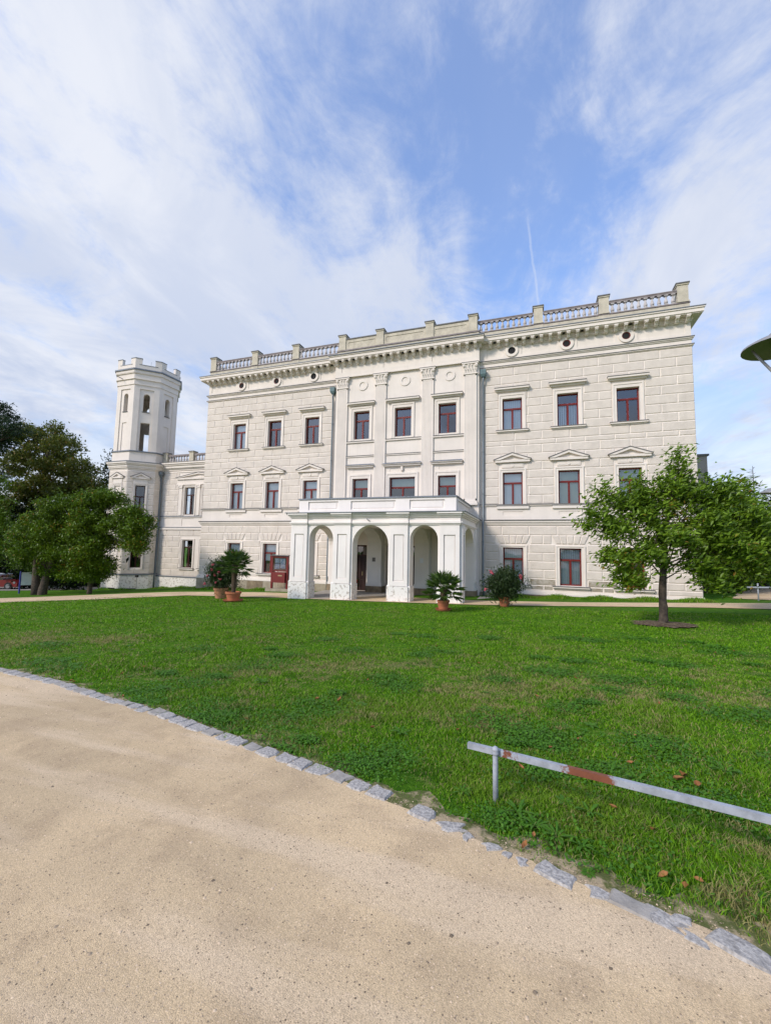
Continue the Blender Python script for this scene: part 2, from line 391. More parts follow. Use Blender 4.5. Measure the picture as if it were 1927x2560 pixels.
def arc_pts(sa, sb, zb, arch, n=14):
    """top outline of an opening from right spring to left spring; arch = rise"""
    c = (sa+sb)/2; r = (sb-sa)/2
    return [(c+r*math.cos(PI*i/n), zb-arch+arch*math.sin(PI*i/n)) for i in range(n+1)]
def panel_wall(mb, s0, s1, z0, z1, ops, y=0., thick=.3, back=False, k=0, kr=None):
    """wall face at depth y with openings. op = (sa,sb,za,zb,arch rise,depth,closed)
    closed -> recess with a back face; open -> hole through to depth"""
    kr = k if kr is None else kr
    xs = sorted({s0, s1} | {v for o in ops for v in o[:2] if s0 < v < s1}); zs = sorted({z0, z1} | {v for o in ops for v in o[2:4] if z0 < v < z1})
    for a, b_ in zip(xs, xs[1:]):
        for c, d_ in zip(zs, zs[1:]):
            mx_, mz_ = (a+b_)/2, (c+d_)/2
            if any(o[0] < mx_ < o[1] and o[2] < mz_ < o[3] for o in ops): continue
            mb.add([(a, y, c), (b_, y, c), (b_, y, d_), (a, y, d_)], [(0, 1, 2, 3)], k)
            if back: mb.add([(a, y+thick, c), (b_, y+thick, c), (b_, y+thick, d_), (a, y+thick, d_)], [(3, 2, 1, 0)], k)
    for o in ops:
        sa, sb, za, zb, ar = o[:5]; dep = o[5] if len(o) > 5 else thick; closed = len(o) > 6 and o[6]
        if ar:
            pts = arc_pts(sa, sb, zb, ar)
            out_ = [(sb, za)] + pts + [(sa, za)]
            n = len(pts); h = n//2
            for yy, flip in ((y, False), (y+thick, True)):
                if flip and not back: continue
                for i in range(n-1):
                    corner = (sb, zb) if i < h else (sa, zb)
                    tri = [(corner[0], yy, corner[1]), (pts[i+1][0], yy, pts[i+1][1]), (pts[i][0], yy, pts[i][1])]
                    mb.add(tri, [(0, 1, 2) if not flip else (2, 1, 0)], k)
                mp_ = pts[h]; tri = [(sb, yy, zb), (sa, yy, zb), (mp_[0], yy, mp_[1])]
                if abs(mp_[1]-zb) > 1e-4: mb.add(tri, [(0, 1, 2) if not flip else (2, 1, 0)], k)
        else:
            out_ = [(sb, za), (sb, zb), (sa, zb), (sa, za)]
        vs = [(p[0], y, p[1]) for p in out_] + [(p[0], y+dep, p[1]) for p in out_]; n = len(out_)
        mb.add(vs, [(i, i+1, i+1+n, i+n) for i in range(n-1)] + ([(n-1, 0, n, 2*n-1)] if za > z0+1e-4 else []), kr)
        if closed: mb.add([(p[0], y+dep, p[1]) for p in out_], [tuple(range(n))], kr)
    return mb

# ------------------------------------------------------------------ terrain
def sm(a, b_, v):
    t_ = np.clip((v-a)/(b_-a), 0, 1); return t_*t_*(3-2*t_)
def hz(x, y):
    dx = np.clip(x-7.9, -60, 25); dy = np.clip(y+25.5, -8, 60)
    return .0275*dx - .034*np.minimum(dy, 20) - .02*np.clip(dy-20, 0, 14) - .40*sm(-13., -26., x) + .02
def H(x, y): return float(hz(x, y))
CURB = [(-60, -19.0), (-30, -20.0), (-12, -20.6), (-4, -20.85), (-.03, -21.02), (1.54, -21.22), (2.7, -21.49), (3.82, -21.69), (4.75, -21.93), (5.54, -22.13), (6.18, -22.29),
        (6.73, -22.46), (7.11, -22.60), (7.47, -22.71), (7.72, -22.80), (8.0, -22.90), (8.24, -22.96), (8.41, -22.99), (8.71, -23.09), (8.79, -23.14),
        (9.5, -23.45), (11, -24.1), (14, -25.4), (20, -28), (40, -36)]
cxs, cys = [c[0] for c in CURB], [c[1] for c in CURB]
def curb_y(x): return np.interp(x, cxs, cys)

def grid_mesh(name, xs, ys, zf, matname):
    X, Y = np.meshgrid(xs, ys); Z = zf(X, Y); nx, ny = len(xs), len(ys)
    V = np.stack([X.ravel(), Y.ravel(), Z.ravel()], 1)
    i = np.arange(ny-1)[:, None]*nx + np.arange(nx-1)[None, :]; i = i.ravel()
    F = np.stack([i, i+1, i+1+nx, i+nx], 1)
    me = bpy.data.meshes.new(name); me.vertices.add(len(V)); me.vertices.foreach_set('co', V.ravel().astype(np.float32))
    me.loops.add(F.size); me.loops.foreach_set('vertex_index', F.ravel().astype(np.int32))
    me.polygons.add(len(F)); me.polygons.foreach_set('loop_start', np.arange(0, F.size, 4, dtype=np.int32))
    me.materials.append(MATS[matname]); me.update(calc_edges=True); me.validate()
    me.polygons.foreach_set('use_smooth', [True]*len(F)); return me
def tri_mesh(name, V, F, mats, mi=None):
    me = bpy.data.meshes.new(name); me.vertices.add(len(V)); me.vertices.foreach_set('co', np.asarray(V, dtype=np.float32).ravel())
    k = F.shape[1]
    me.loops.add(F.size); me.loops.foreach_set('vertex_index', F.ravel().astype(np.int32))
    me.polygons.add(len(F)); me.polygons.foreach_set('loop_start', np.arange(0, F.size, k, dtype=np.int32))
    for mm in mats: me.materials.append(MATS[mm])
    if mi is not None: me.polygons.foreach_set('material_index', mi.astype(np.int32))
    me.update(calc_edges=True); return me

gx = np.unique(np.concatenate([[-2500, -900, -400, -200, -120], np.arange(-80, 0, 2.), np.arange(0, 16, .5), np.arange(16, 60, 2.), [80, 120, 200, 400, 900, 2500]]))
gy = np.unique(np.concatenate([[-400, -120, -60], np.arange(-40, -26, 2.), np.arange(-26, -16, .5), np.arange(-16, 60, 1.), [80, 120, 200, 400, 900, 2500]]))
lawn = struct('lawn', grid_mesh('lawn', gx, gy, hz, 'lawn'))

def strip(name, A, B, matname, lift, nu=200, nv=10):
    A = np.array(A, float); B = np.array(B, float)
    def res_(Pp):
        d_ = np.r_[0, np.cumsum(np.hypot(*np.diff(Pp, axis=0).T))]; u = np.linspace(0, d_[-1], nu)
        return np.stack([np.interp(u, d_, Pp[:, 0]), np.interp(u, d_, Pp[:, 1])], 1)
    a, b_ = res_(A), res_(B); mb = MB(); vs = []
    for j in range(nv+1):
        tt = j/nv
        for i in range(nu):
            p = a[i]*(1-tt)+b_[i]*tt; vs.append((p[0], p[1], H(p[0], p[1])+lift))
    mb.add(vs, [(j*nu+i, j*nu+i+1, (j+1)*nu+i+1, (j+1)*nu+i) for j in range(nv) for i in range(nu-1)])
    o_ = mb.build(name, matname, smooth=True); o_['kind'] = 'structure'; return o_
# the gravel path the camera stands on: columns in x from kerb to far behind
xs_ = np.unique(np.concatenate([np.linspace(-60, -10, 60), np.arange(-10, 14, .12), np.linspace(14, 40, 40)]))
tt = np.concatenate([[0, .01, .02, .04, .07, .1], np.linspace(.15, 1, 16)])
vs = [(xx, curb_y(xx)*(1-t_)+(-45)*t_+.015*math.sin(xx*9)*(t_ == 0), 0) for t_ in tt for xx in xs_]
vs = [(a, b_, H(a, b_)+.016) for a, b_, _ in vs]; nx = len(xs_)
mb = MB(); mb.add(vs, [(j*nx+i, (j+1)*nx+i, (j+1)*nx+i+1, j*nx+i+1) for j in range(len(tt)-1) for i in range(nx-1)])
gpath = mb.build('gravel_path', 'gravel', smooth=True); gpath['kind'] = 'structure'
strip('garden_path', [(-60, -27), (-30, -21), (-20, -16.3), (-14.9, -12.8), (-12.75, -10.1), (-11, -5.95), (-5.2, -5.35), (0, -5.9), (5.35, -5.9), (9.56, -5.0), (14.14, -3.9), (16.65, -3.7), (22, -3.0), (60, -1)],
      [(-60, -20), (-35, -13), (-23.2, -8.3), (-17.75, -6.4), (-13.4, -3.6), (-8.67, -2.3), (-5.2, -2.4), (0, -2.8), (5.1, -3.7), (9.71, -3.1), (14.82, -1.6), (18, -.6), (25, .8), (60, 4)], 'gravel', .022)
strip('access_road', [(-80, -3.9), (-33.5, -3.0), (-30.0, -1.2), (-27.3, .3), (-26, 5)], [(-80, 12), (-50, 12), (-38, 10), (-32, 9), (-27, 8)], 'paving_slab', .02, 60, 8)
strip('side_path', [(17.5, 2.0), (19.5, 7), (23, 13), (33, 17)], [(19.4, 1.2), (21.5, 6), (25, 11), (33, 14)], 'gravel', .024, 40, 4)

# worn thatch between the kerb and the grass
VB = MB(); vxs = np.arange(-12, 12, .08); nvx = len(vxs)
for jj, ofs in enumerate((-.02, .06, .13, .22)):
    VB.v += [(xx_, float(curb_y(xx_))+ofs+(jj == 3)*.07*math.sin(xx_*7.3)+(jj == 3)*.05*math.sin(xx_*17), H(xx_, curb_y(xx_)+ofs)+.012-.012*(jj == 3)) for xx_ in vxs]
VB.f = [(jj*nvx+i, jj*nvx+i+1, (jj+1)*nvx+i+1, (jj+1)*nvx+i) for jj in range(3) for i in range(nvx-1)]; VB.mi = [0]*len(VB.f)
VB.build('verge', 'thatch', smooth=True)['kind'] = 'structure'

# kerb: individual granite setts, children of the gravel path
def sett_mesh(seed, n=9, rough=.16):
    r_ = random.Random(seed); mb = MB(); top = []; bot = []
    base = [(-.5, -.5), (0, -.52), (.5, -.5), (.52, 0), (.5, .5), (0, .5), (-.5, .5), (-.5, 0)]
    for bx, by in base:
        top.append((bx+r_.uniform(-rough, rough)*.6, by+r_.uniform(-rough, rough)*.6))
    inner = [(a*.86, b_*.86) for a, b_ in top]; nn = len(top)
    vs = [(a*1.04, b_*1.04, 0) for a, b_ in top]+[(a, b_, .78) for a, b_ in top]+[(a, b_, 1+r_.uniform(-.03, .03)) for a, b_ in inner]+[(0, 0, 1.03)]
    fs = [(i, (i+1) % nn, (i+1) % nn+nn, i+nn) for i in range(nn)]+[(i+nn, (i+1) % nn+nn, (i+1) % nn+2*nn, i+2*nn) for i in range(nn)]+[(i+2*nn, (i+1) % nn+2*nn, 3*nn) for i in range(nn)]
    mb.add(vs, fs); return mb
setts = [sett_mesh(i).mesh('kerb_stone', 'granite' if i % 5 else 'granite_warm') for i in range(8)]
for me in setts:
    pass
ragged = [sett_mesh(40+i, rough=.42).mesh('kerb_stone', 'granite') for i in range(4)]
xx = -9.0; idx = 0
rk = random.Random(3)
while xx < 7.2:
    L = rk.uniform(.155, .20); xm = xx+L/2
    d_ = (curb_y(xm+.1)-curb_y(xm-.1))/.2; an = math.atan(d_)
    if not (6.85 < xm < 7.05) and rk.random() > .03:
        o_ = link('kerb_stone', setts[idx % 8], gpath, (xm, curb_y(xm)+.03+rk.uniform(-.012, .012), H(xm, curb_y(xm))-.040), an+rk.uniform(-.07, .07))
        o_.scale = (L*.98, rk.uniform(.125, .165), .066+rk.uniform(-.007, .006))
    idx += 1; xx += (L+rk.uniform(.012, .035))*math.cos(an)
near_stones = [(7.36, .0, .11, .07, .3, 1), (7.47, -.03, .05, .05, .8, 1), (7.62, -.02, .07, .05, .2, 1), (7.71, -.03, .04, .04, 1.2, 1), (7.79, -.04, .04, .05, .1, 1),
               (7.97, -.02, .155, .085, -.45, 0), (8.17, -.03, .085, .06, -.2, 1), (8.30, -.04, .155, .09, -.42, 0), (8.43, -.06, .11, .07, -.5, 1), (8.50, -.01, .06, .05, -.1, 1), (8.53, -.1, .07, .04, -.6, 1), (8.70, -.035, .165, .10, -.50, 2)]
for i, (sx, dy_, a, b_, an, kind) in enumerate(near_stones):
    me = ragged[i % 4] if kind == 1 else setts[(i*3) % 8]
    o_ = link('kerb_stone', me, gpath, (sx, curb_y(sx)+dy_, H(sx, curb_y(sx))-.030), an)
    o_.scale = (a*1.3, b_*1.25, .054 if kind == 1 else .060)
for i in range(12):
    sx = 8.95+i*.19; o_ = link('kerb_stone', setts[i % 8], gpath, (sx, curb_y(sx), H(sx, curb_y(sx))-.035), -.42); o_.scale = (.17, .11, .07)
del xx

# ------------------------------------------------------------------ PALACE (main block)
PAL = thing('palace', 'long cream three storey palace with rusticated walls, red framed windows and roof balustrade', 'palace', (0, 0, -.9))
E_ = 15.6; BAY = 4.72; BY = -.25; TOPZ = 14.45
WX = [6.6, 9.6, 12.6]; WW = .55
ops = []
for s_ in (-1, 1):
    for xw in WX:
        for za, zb in ((8.80, 10.67), (4.33, 6.27), (-.10, 1.93)): ops.append((s_*xw-WW, s_*xw+WW, za, zb, 0, .26))
    for xa, xb in ((5.15, 6.10), (7.15, 9.10), (10.15, 12.05), (13.15, 15.35)):
        a, b_ = (xa, xb) if s_ > 0 else (-xb, -xa); ops.append((a, b_, 13.28, 13.84, 0, .035, True))
    for xw in WX: ops.append((s_*xw-.55, s_*xw+.55, 3.76, 3.99, 0, .03, True))
opsL = [o for o in ops if o[1] < 0]; opsR = [o for o in ops if o[0] > 0]
mb = MB()
panel_wall(mb, -E_, -BAY, -2.2, 13.95, opsL); panel_wall(mb, BAY, E_, -2.2, 13.95, opsR)
mb.add([(E_, 0, -2.2), (E_, 16, -2.2), (E_, 16, 13.95), (E_, 0, 13.95)], [(0, 1, 2, 3)])
mb.add([(-E_, 0, -2.2), (-E_, 16, -2.2), (-E_, 16, 13.95), (-E_, 0, 13.95)], [(3, 2, 1, 0)])
mb.add([(-E_, 16, -2.2), (E_, 16, -2.2), (E_, 16, 13.95), (-E_, 16, 13.95)], [(3, 2, 1, 0)])
mb.build('wall', 'plaster', PAL)
# interior: dark shell so that windows look into rooms
mb = MB(); mb.add([(-E_+.3, 4, -2), (E_-.3, 4, -2), (E_-.3, 4, 13.8), (-E_+.3, 4, 13.8)], [(0, 1, 2, 3)])
for zf in (-.95, 3.2, 7.6, 11.9): mb.box(-E_+.3, .45, zf-.1, E_-.3, 4, zf+.1)
for xf in [-11.1, -8.1, -4.9, -1.5, 1.5, 4.9, 8.1, 11.1]: mb.box(xf-.08, .45, -2, xf+.08, 4, 13.8)
mb.build('interior', 'room_dark', PAL)

# central bay
MW = [(-2.82, .55), (0, .84), (2.82, .55)]
ops = [(xw-.55, xw+.55, 8.80, 10.67, 0, .30) for xw in (-2.82, 0, 2.82)] + [(xw-h_, xw+h_, 4.33, 6.2, 0, .30) for xw, h_ in MW]
ops += [(-3.15, -2.25, -.95, 1.93, 0, .45), (-.95, .95, -.95, 1.93, 0, .45), (2.3, 3.1, -.95, 1.93, 0, .45)]
ops += [(xw-.5, xw+.5, 6.56, 6.82, 0, .02, True) for xw in (-2.82, 2.82)] + [(-.8, .8, 6.56, 6.84, 0, .02, True)]
mb = MB(); panel_wall(mb, -BAY, BAY, -2.2, 13.04, ops, y=BY)
for s_ in (-1, 1): mb.add([(s_*BAY, BY, -2.2), (s_*BAY, .0, -2.2), (s_*BAY, .0, 13.04), (s_*BAY, BY, 13.04)], [(0, 1, 2, 3) if s_ > 0 else (3, 2, 1, 0)])
mb.build('bay_wall', 'plaster', PAL)
mb = MB()    # frieze above the pilasters with sunk panels
panel_wall(mb, -BAY-.03, BAY+.03, 13.04, 13.95, [(-4.3, -1.8, 13.37, 13.78, 0, .03, True), (-1.35, 1.4, 13.37, 13.78, 0, .03, True), (1.85, 4.3, 13.37, 13.78, 0, .03, True)], y=BY-.12)
for s_ in (-1, 1):
    X_ = s_*(BAY+.03); mb.add([(X_, BY-.12, 13.04), (X_, 0, 13.04), (X_, 0, 13.95), (X_, BY-.12, 13.95)], [(0, 1, 2, 3) if s_ > 0 else (3, 2, 1, 0)])
mb.add([(-BAY-.03, BY-.12, 13.04), (BAY+.03, BY-.12, 13.04), (BAY+.03, 0, 13.04), (-BAY-.03, 0, 13.04)], [(3, 2, 1, 0)])
mb.box(-BAY-.05, BY-.16, 13.02, BAY+.05, BY-.122, 13.10)
mb.build('frieze', 'plaster', PAL)

# window units
def window_unit(parent, O, sdir, back, hw, z0, z1, mode, framemat='red_frame', depth=.2, tr=.68):
    M_ = frame(O, sdir, back); f_ = .07; h_ = z1-z0; zt = z0+h_*tr
    mb = MB(); mb.M = M_; d0, d1 = depth, depth+.06
    mb.box(-hw, d0, z0, -hw+f_, d1, z1); mb.box(hw-f_, d0, z0, hw, d1, z1); mb.box(-hw+f_, d0, z0, hw-f_, d1, z0+f_); mb.box(-hw+f_, d0, z1-f_, hw-f_, d1, z1)
    mb.box(-hw+f_, d0-.015, zt-.05, hw-f_, d1, zt+.05); mb.box(-.05, d0-.012, z0+f_, .05, d1, zt-.05)
    win = mb.build('window', framemat, parent)
    for (a, b_, c, e_) in ((-hw+f_, hw-f_, zt+.05, z1-f_), (-hw+f_, -.05, z0+f_, zt-.05), (.05, hw-f_, z0+f_, zt-.05)):
        # sash rims and pane
        p = MB(); p.M = M_; p.add([(a, d0+.035, c), (b_, d0+.035, c), (b_, d0+.035, e_), (a, d0+.035, e_)], [(0, 1, 2, 3)]); p.build('pane', 'glass', win)
    y_ = depth+.085
    c = MB(); c.M = M_
    if mode == 'full': c.box(-hw, y_, z0, hw, y_+.01, z1); c.build('blind', 'blind_white', win)
    elif mode == 'green': c.box(-hw, y_, z0, hw, y_+.01, z1); c.build('blind', 'blind_green', win)
    elif mode == 'half': c.box(-hw, y_, z0+h_*.42, hw, y_+.01, z1); c.build('blind', 'blind_white', win)
    elif mode == 'top': c.box(-hw, y_, z0+h_*.66, hw, y_+.01, z1); c.build('blind', 'blind_green', win)
    elif mode == 'slats':
        n = 9
        for i in range(n):
            s_ = -hw+.04+(2*hw-.08)*(i+.5)/n; w_ = (2*hw)/n*.43; c.add([(s_-w_, y_, z0), (s_+w_, y_+.03, z0), (s_+w_, y_+.03, z1), (s_-w_, y_, z1)], [(0, 1, 2, 3)])
        c.build('blind', 'blind_white', win)
    elif mode == 'lowslats':
        n = 9
        for i in range(n):
            s_ = -hw+.04+(2*hw-.08)*(i+.5)/n; w_ = (2*hw)/n*.40; c.add([(s_-w_, y_, z0), (s_+w_, y_+.05, z0), (s_+w_, y_+.05, zt), (s_-w_, y_, zt)], [(0, 1, 2, 3)])
        c.build('blind', 'blind_white', win)
    return win
def surround(parent, M_, hw, z0, z1, w_=.20, top=.28, y=0., matn='plaster'):
    mb = MB(); mb.M = M_
    for (ins, wd, pr) in ((0, w_*.62, .035), (w_*.62, w_, .065)):
        a, b_ = hw+ins, hw+wd; ta, tb = top*ins/w_, top*wd/w_
        mb.box(-b_, y-pr, z0, -a, y+.0, z1+tb); mb.box(a, y-pr, z0, b_, y+.0, z1+tb); mb.box(-a, y-pr, z1+ta, a, y+.0, z1+tb)
    mb.build('window_surround', matn, parent)
def ledge(parent, M_, hw, z0, z1, pr, name, y=0., zinc=.035, steps=2, matn='plaster'):
    mb = MB(); mb.M = M_
    for i in range(steps):
        a = z0+(z1-z0)*i/steps; b_ = z0+(z1-z0)*(i+1)/steps; p = pr*(i+1)/steps; q_ = pr*(1-(i+1)/steps)
        mb.box(-hw+q_*.6, y-p, a, hw-q_*.6, y, b_, 0)
    mb.box(-hw-.02, y-pr-.02, z1, hw+.02, y, z1+zinc, 1)
    return mb.build(name, [matn, 'old_zinc'], parent)
def pediment(parent, M_, hw, z0, za, zt, pr=.22, y=0., matn='plaster'):
    mb = MB(); mb.M = M_
    mb.box(-hw+.06, y-pr*.8, z0, hw-.06, y, za)
    # raking cornices and recessed tympanum
    t_ = .10
    mb.extr([(-hw, za), (hw, za), (0, zt)], y-.05, y, 0)
    for s_ in (-1, 1):
        poly = [(s_*hw, za), (0, zt), (0, zt-t_*1.25), (s_*(hw-.32), za)]
        if s_ > 0: poly = poly[::-1]
        mb.extr(poly[::-1] if s_ < 0 else poly[::-1], y-pr, y-.05, 0)
        poly = [(s_*(hw+.03), za), (0, zt), (0, zt+.045), (s_*(hw+.03), za+.045)]
        mb.extr(poly if s_ < 0 else poly[::-1], y-pr-.02, y, 1)
    return mb.build('pediment', [matn, 'old_zinc'], parent)

I3 = lambda X_, Y_=0.: frame((X_, Y_, 0), (1, 0), (0, 1))
topmodes = {-12.6: 'full', -9.6: 'none', -6.6: 'none', 6.6: 'lowfull', 9.6: 'lowslats', 12.6: 'none'}
for s_ in (-1, 1):
    for xw in WX:
        X_ = s_*xw; M_ = I3(X_)
        md = {'full': 'full', 'lowfull': 'slats', 'lowslats': 'lowslats', 'none': 'none'}[topmodes[X_]]
        window_unit(PAL, (X_, 0, 0), (1, 0), (0, 1), WW, 8.80, 10.67, md)
        window_unit(PAL, (X_, 0, 0), (1, 0), (0, 1), WW, 4.33, 6.27, 'full' if X_ not in (12.6, 9.6) else 'green')
        gm = {-12.6: 'half', -9.6: 'half', -6.6: 'half', 6.6: 'slats', 9.6: 'slats', 12.6: 'none'}[X_]
        window_unit(PAL, (X_, 0, 0), (1, 0), (0, 1), WW, -.10, 1.93, gm)
        surround(PAL, M_, WW, 8.77, 10.67); surround(PAL, M_, WW, 4.40, 6.27, top=.2); surround(PAL, M_, WW, -.13, 1.93, top=.13)
        ledge(PAL, M_, .90, 8.60, 8.74, .16, 'window_sill'); ledge(PAL, M_, .97, 11.08, 11.27, .26, 'hood')
        ledge(PAL, M_, .92, -.30, -.165, .16, 'window_sill')
        ledge(PAL, M_, .88, 4.14, 4.30, .10, 'window_sill', steps=1, zinc=.03)
        pediment(PAL, M_, 1.03, 6.84, 6.97, 7.36)
        mb = MB(); mb.M = M_; mb.box(-.60, -.05, 6.53, .60, 0, 6.78); mb.box(-.52, -.062, 6.58, -.14, -.05, 6.73); mb.box(.14, -.062, 6.58, .52, -.05, 6.73)
        mb.lathe([(.085, 0), (.085, .02)], n=10) if False else mb.extr([(.09*math.cos(2*PI*i/10), 6.655+.09*math.sin(2*PI*i/10)) for i in range(10)], -.085, -.05)
        mb.build('apron_panel', 'plaster', PAL)
for xw in (-2.82, 0, 2.82):
    M_ = I3(xw, BY); window_unit(PAL, (xw, BY, 0), (1, 0), (0, 1), .55, 8.80, 10.67, 'none', depth=.24); surround(PAL, M_, .55, 8.70, 10.67)
    ledge(PAL, M_, .95 if xw else 1.10, 11.02, 11.20, .26, 'hood')
for xw, h_ in MW:
    M_ = I3(xw, BY); window_unit(PAL, (xw, BY, 0), (1, 0), (0, 1), h_, 4.33, 6.2, 'top', depth=.24, tr=.66); surround(PAL, M_, h_, 4.3, 6.2)
    mb = MB(); mb.M = M_; e_ = h_+.38
    mb.box(-e_, -.16, 6.9, e_, 0, 7.0, 0); mb.box(-e_-.05, -.24, 7.0, e_+.05, 0, 7.035, 0)
    mb.add([(-e_-.07, -.26, 7.035), (e_+.07, -.26, 7.035), (e_-.03, 0, 7.16), (-e_+.03, 0, 7.16), (-e_-.07, 0, 7.035), (e_+.07, 0, 7.035)], [(0, 1, 2, 3), (1, 5, 2), (4, 0, 3)], 1)
    mb.build('hood', ['plaster', 'zinc'], PAL)
mb = MB(); mb.box(-.07, BY-.12, 6.6, .07, BY, 6.86); mb.build('keystone', 'plaster', PAL)

# doors under the portico
def door(X_, hw, z0, z1):
    mb = MB(); y_ = BY+.30; f_ = .09
    mb.box(X_-hw, y_, z0, X_-hw+f_, y_+.1, z1); mb.box(X_+hw-f_, y_, z0, X_+hw, y_+.1, z1); mb.box(X_-hw+f_, y_, z1-f_, X_+hw-f_, y_+.1, z1); mb.box(X_-hw+f_, y_, 1.25, X_+hw-f_, y_+.1, 1.33)
    d_ = mb.build('door', 'dark_frame', PAL)
    for a, b_ in ((X_-hw+f_, X_-.01), (X_+.01, X_+hw-f_)):
        l_ = MB(); l_.box(a, y_+.04, z0, b_, y_+.09, 1.25); l_.box(a+.06, y_+.02, z0+.1, b_-.06, y_+.04, z0+.7); l_.box(a+.05, y_+.02, z0+.8, b_-.05, y_+.04, 1.15)
        l_.build('door_leaf', 'door_dark', d_)
    g_ = MB(); g_.add([(X_-hw+f_, y_+.05, 1.33), (X_+hw-f_, y_+.05, 1.33), (X_+hw-f_, y_+.05, z1-f_), (X_-hw+f_, y_+.05, z1-f_)], [(0, 1, 2, 3)]); g_.build('pane', 'glass', d_)
    h_ = MB(); h_.box(X_+.05, y_-.03, .0, X_+.08, y_+.02, .25); h_.build('door_handle', 'brass', d_)
door(-2.7, .45, -.95, 1.93); door(0, .95, -.95, 1.93); door(2.7, .4, -.95, 1.93)

# pilasters with flutes, capitals, medallions
def pilaster(X_, z0, z1, w_=.74, y=BY):
    mb = MB(); yb = y; pr = .10; h_ = w_/2
    mb.box(X_-h_, yb-pr+.016, z0, X_+h_, yb, z1)
    n = 8; m_ = .05; u = (w_-2*m_)/n
    mb.box(X_-h_, yb-pr, z0, X_-h_+m_+u*.2, yb-pr+.016, z1); mb.box(X_+h_-m_-u*.2, yb-pr, z0, X_+h_, yb-pr+.016, z1)
    for i in range(1, n): a = X_-h_+m_+u*i; mb.box(a-u*.24, yb-pr, z0+.12, a+u*.24, yb-pr+.016, z1-.1)
    mb.box(X_-h_, yb-pr, z0, X_+h_, yb-pr+.016, z0+.12); mb.box(X_-h_, yb-pr, z1-.1, X_+h_, yb-pr+.016, z1)
    p = mb.build('pilaster', 'plaster', PAL)
    c = MB(); zc = z1; H_ = 13.0-zc
    c.box(X_-h_-.05, yb-pr-.05, zc, X_+h_+.05, yb, zc+.07, 0)
    c.add([(X_-h_, yb-pr, zc+.07), (X_+h_, yb-pr, zc+.07), (X_+h_, yb, zc+.07), (X_-h_, yb, zc+.07), (X_-h_-.05, yb-pr-.07, zc+H_-.1), (X_+h_+.05, yb-pr-.07, zc+H_-.1), (X_+h_+.05, yb, zc+H_-.1), (X_-h_-.05, yb, zc+H_-.1)],
          [(0, 1, 5, 4), (1, 2, 6, 5), (3, 0, 4, 7)], 0)
    c.box(X_-h_-.13, yb-pr-.13, zc+H_-.1, X_+h_+.13, yb, zc+H_-.02, 0); c.box(X_-h_-.14, yb-pr-.14, zc+H_-.02, X_+h_+.14, yb, zc+H_+.015, 1)
    rr = random.Random(int(X_*10))
    for row, (zl, hh, nn, off) in enumerate(((zc+.08, .24, 5, 0), (zc+.24, .28, 4, .5))):
        for i in range(nn):
            xc = X_-h_+(w_)*(i+.5)/nn; wl = w_/nn*.44; yy = yb-pr-.015-row*.012
            c.add([(xc-wl, yy, zl), (xc+wl, yy, zl), (xc+wl*.9, yy-.03, zl+hh*.7), (xc, yy-.10, zl+hh), (xc-wl*.9, yy-.03, zl+hh*.7), (xc, yy-.035, zl+hh*.4)], [(0, 1, 5), (1, 2, 5), (2, 3, 5), (3, 4, 5), (4, 0, 5)], 0)
    for s_ in (-1, 1):
        for rr_, yq in ((.09, -.12), (.045, -.15)):
            c.extr([(X_+s_*(h_+.0)+rr_*math.cos(2*PI*i/9), zc+H_-.2+rr_*math.sin(2*PI*i/9)) for i in range(9)], yb-pr+yq, yb-pr, 0)
        c.extr([(X_+s_*.09+.05*math.cos(2*PI*i/7), zc+H_-.17+.05*math.sin(2*PI*i/7)) for i in range(7)], yb-pr-.11, yb-pr, 0)
    c.build('capital', ['plaster', 'old_zinc'], p)
    b_ = MB(); b_.box(X_-h_-.06, yb-pr-.06, z0-.25, X_+h_+.06, yb, z0-.12); b_.box(X_-h_-.03, yb-pr-.03, z0-.12, X_+h_+.03, yb, z0); b_.build('pilaster_base', 'plaster', p)
PX = [-4.2, -1.50, 1.60, 4.22]
for X_ in PX: pilaster(X_, 4.62, 12.28)
for a, b_ in ((-3.83, -1.87), (-1.13, 1.23), (1.97, 3.85)):
    for zl, zh, pr, nm in ((8.56, 8.64, .09, 'sill_course'), (7.62, 7.68, .06, 'string_course')):
        mb = MB(); mb.box(a+.002, BY-pr, zl, b_-.002, BY, zh, 0); mb.box(a+.004, BY-pr-.02, zh, b_-.004, BY, zh+.035, 1); mb.build(nm, ['plaster', 'old_zinc'], PAL)
def ring(name, X_, zc, r0, r1, y, dep, parent, matn='plaster'):
    mb = MB(); n = 24; vs = []
    for i in range(n):
        a = 2*PI*i/n; c_, s_ = math.cos(a), math.sin(a)
        vs += [(X_+r0*c_, y, zc+r0*s_), (X_+r0*c_, y-dep, zc+r0*s_), (X_+r1*c_, y-dep, zc+r1*s_), (X_+r1*c_, y, zc+r1*s_)]
    fs = []
    for i in range(n):
        j = (i+1) % n
        for k_ in range(3): fs.append((i*4+k_, j*4+k_, j*4+k_+1, i*4+k_+1))
    mb.add(vs, fs); return mb.build(name, matn, parent)
for X_ in (-2.80, .10, 2.95): ring('medallion', X_, 12.41, .20, .35, BY, .045, PAL)
for s_ in (-1, 1):
    for X_ in WX:
        o_ = ring('round_window', s_*X_, 13.56, .215, .37, 0, .07, PAL)
        o2 = ring('window_frame', s_*X_, 13.56, .17, .215, 0, .03, o_, 'red_frame' if (s_*X_) not in (6.6, -6.6) else 'room_dark')
        mb = MB(); mb.extr([(s_*X_+.18*math.cos(2*PI*i/16), 13.56+.18*math.sin(2*PI*i/16)) for i in range(16)], -.012, -.002); mb.build('pane', 'room_dark', o_)

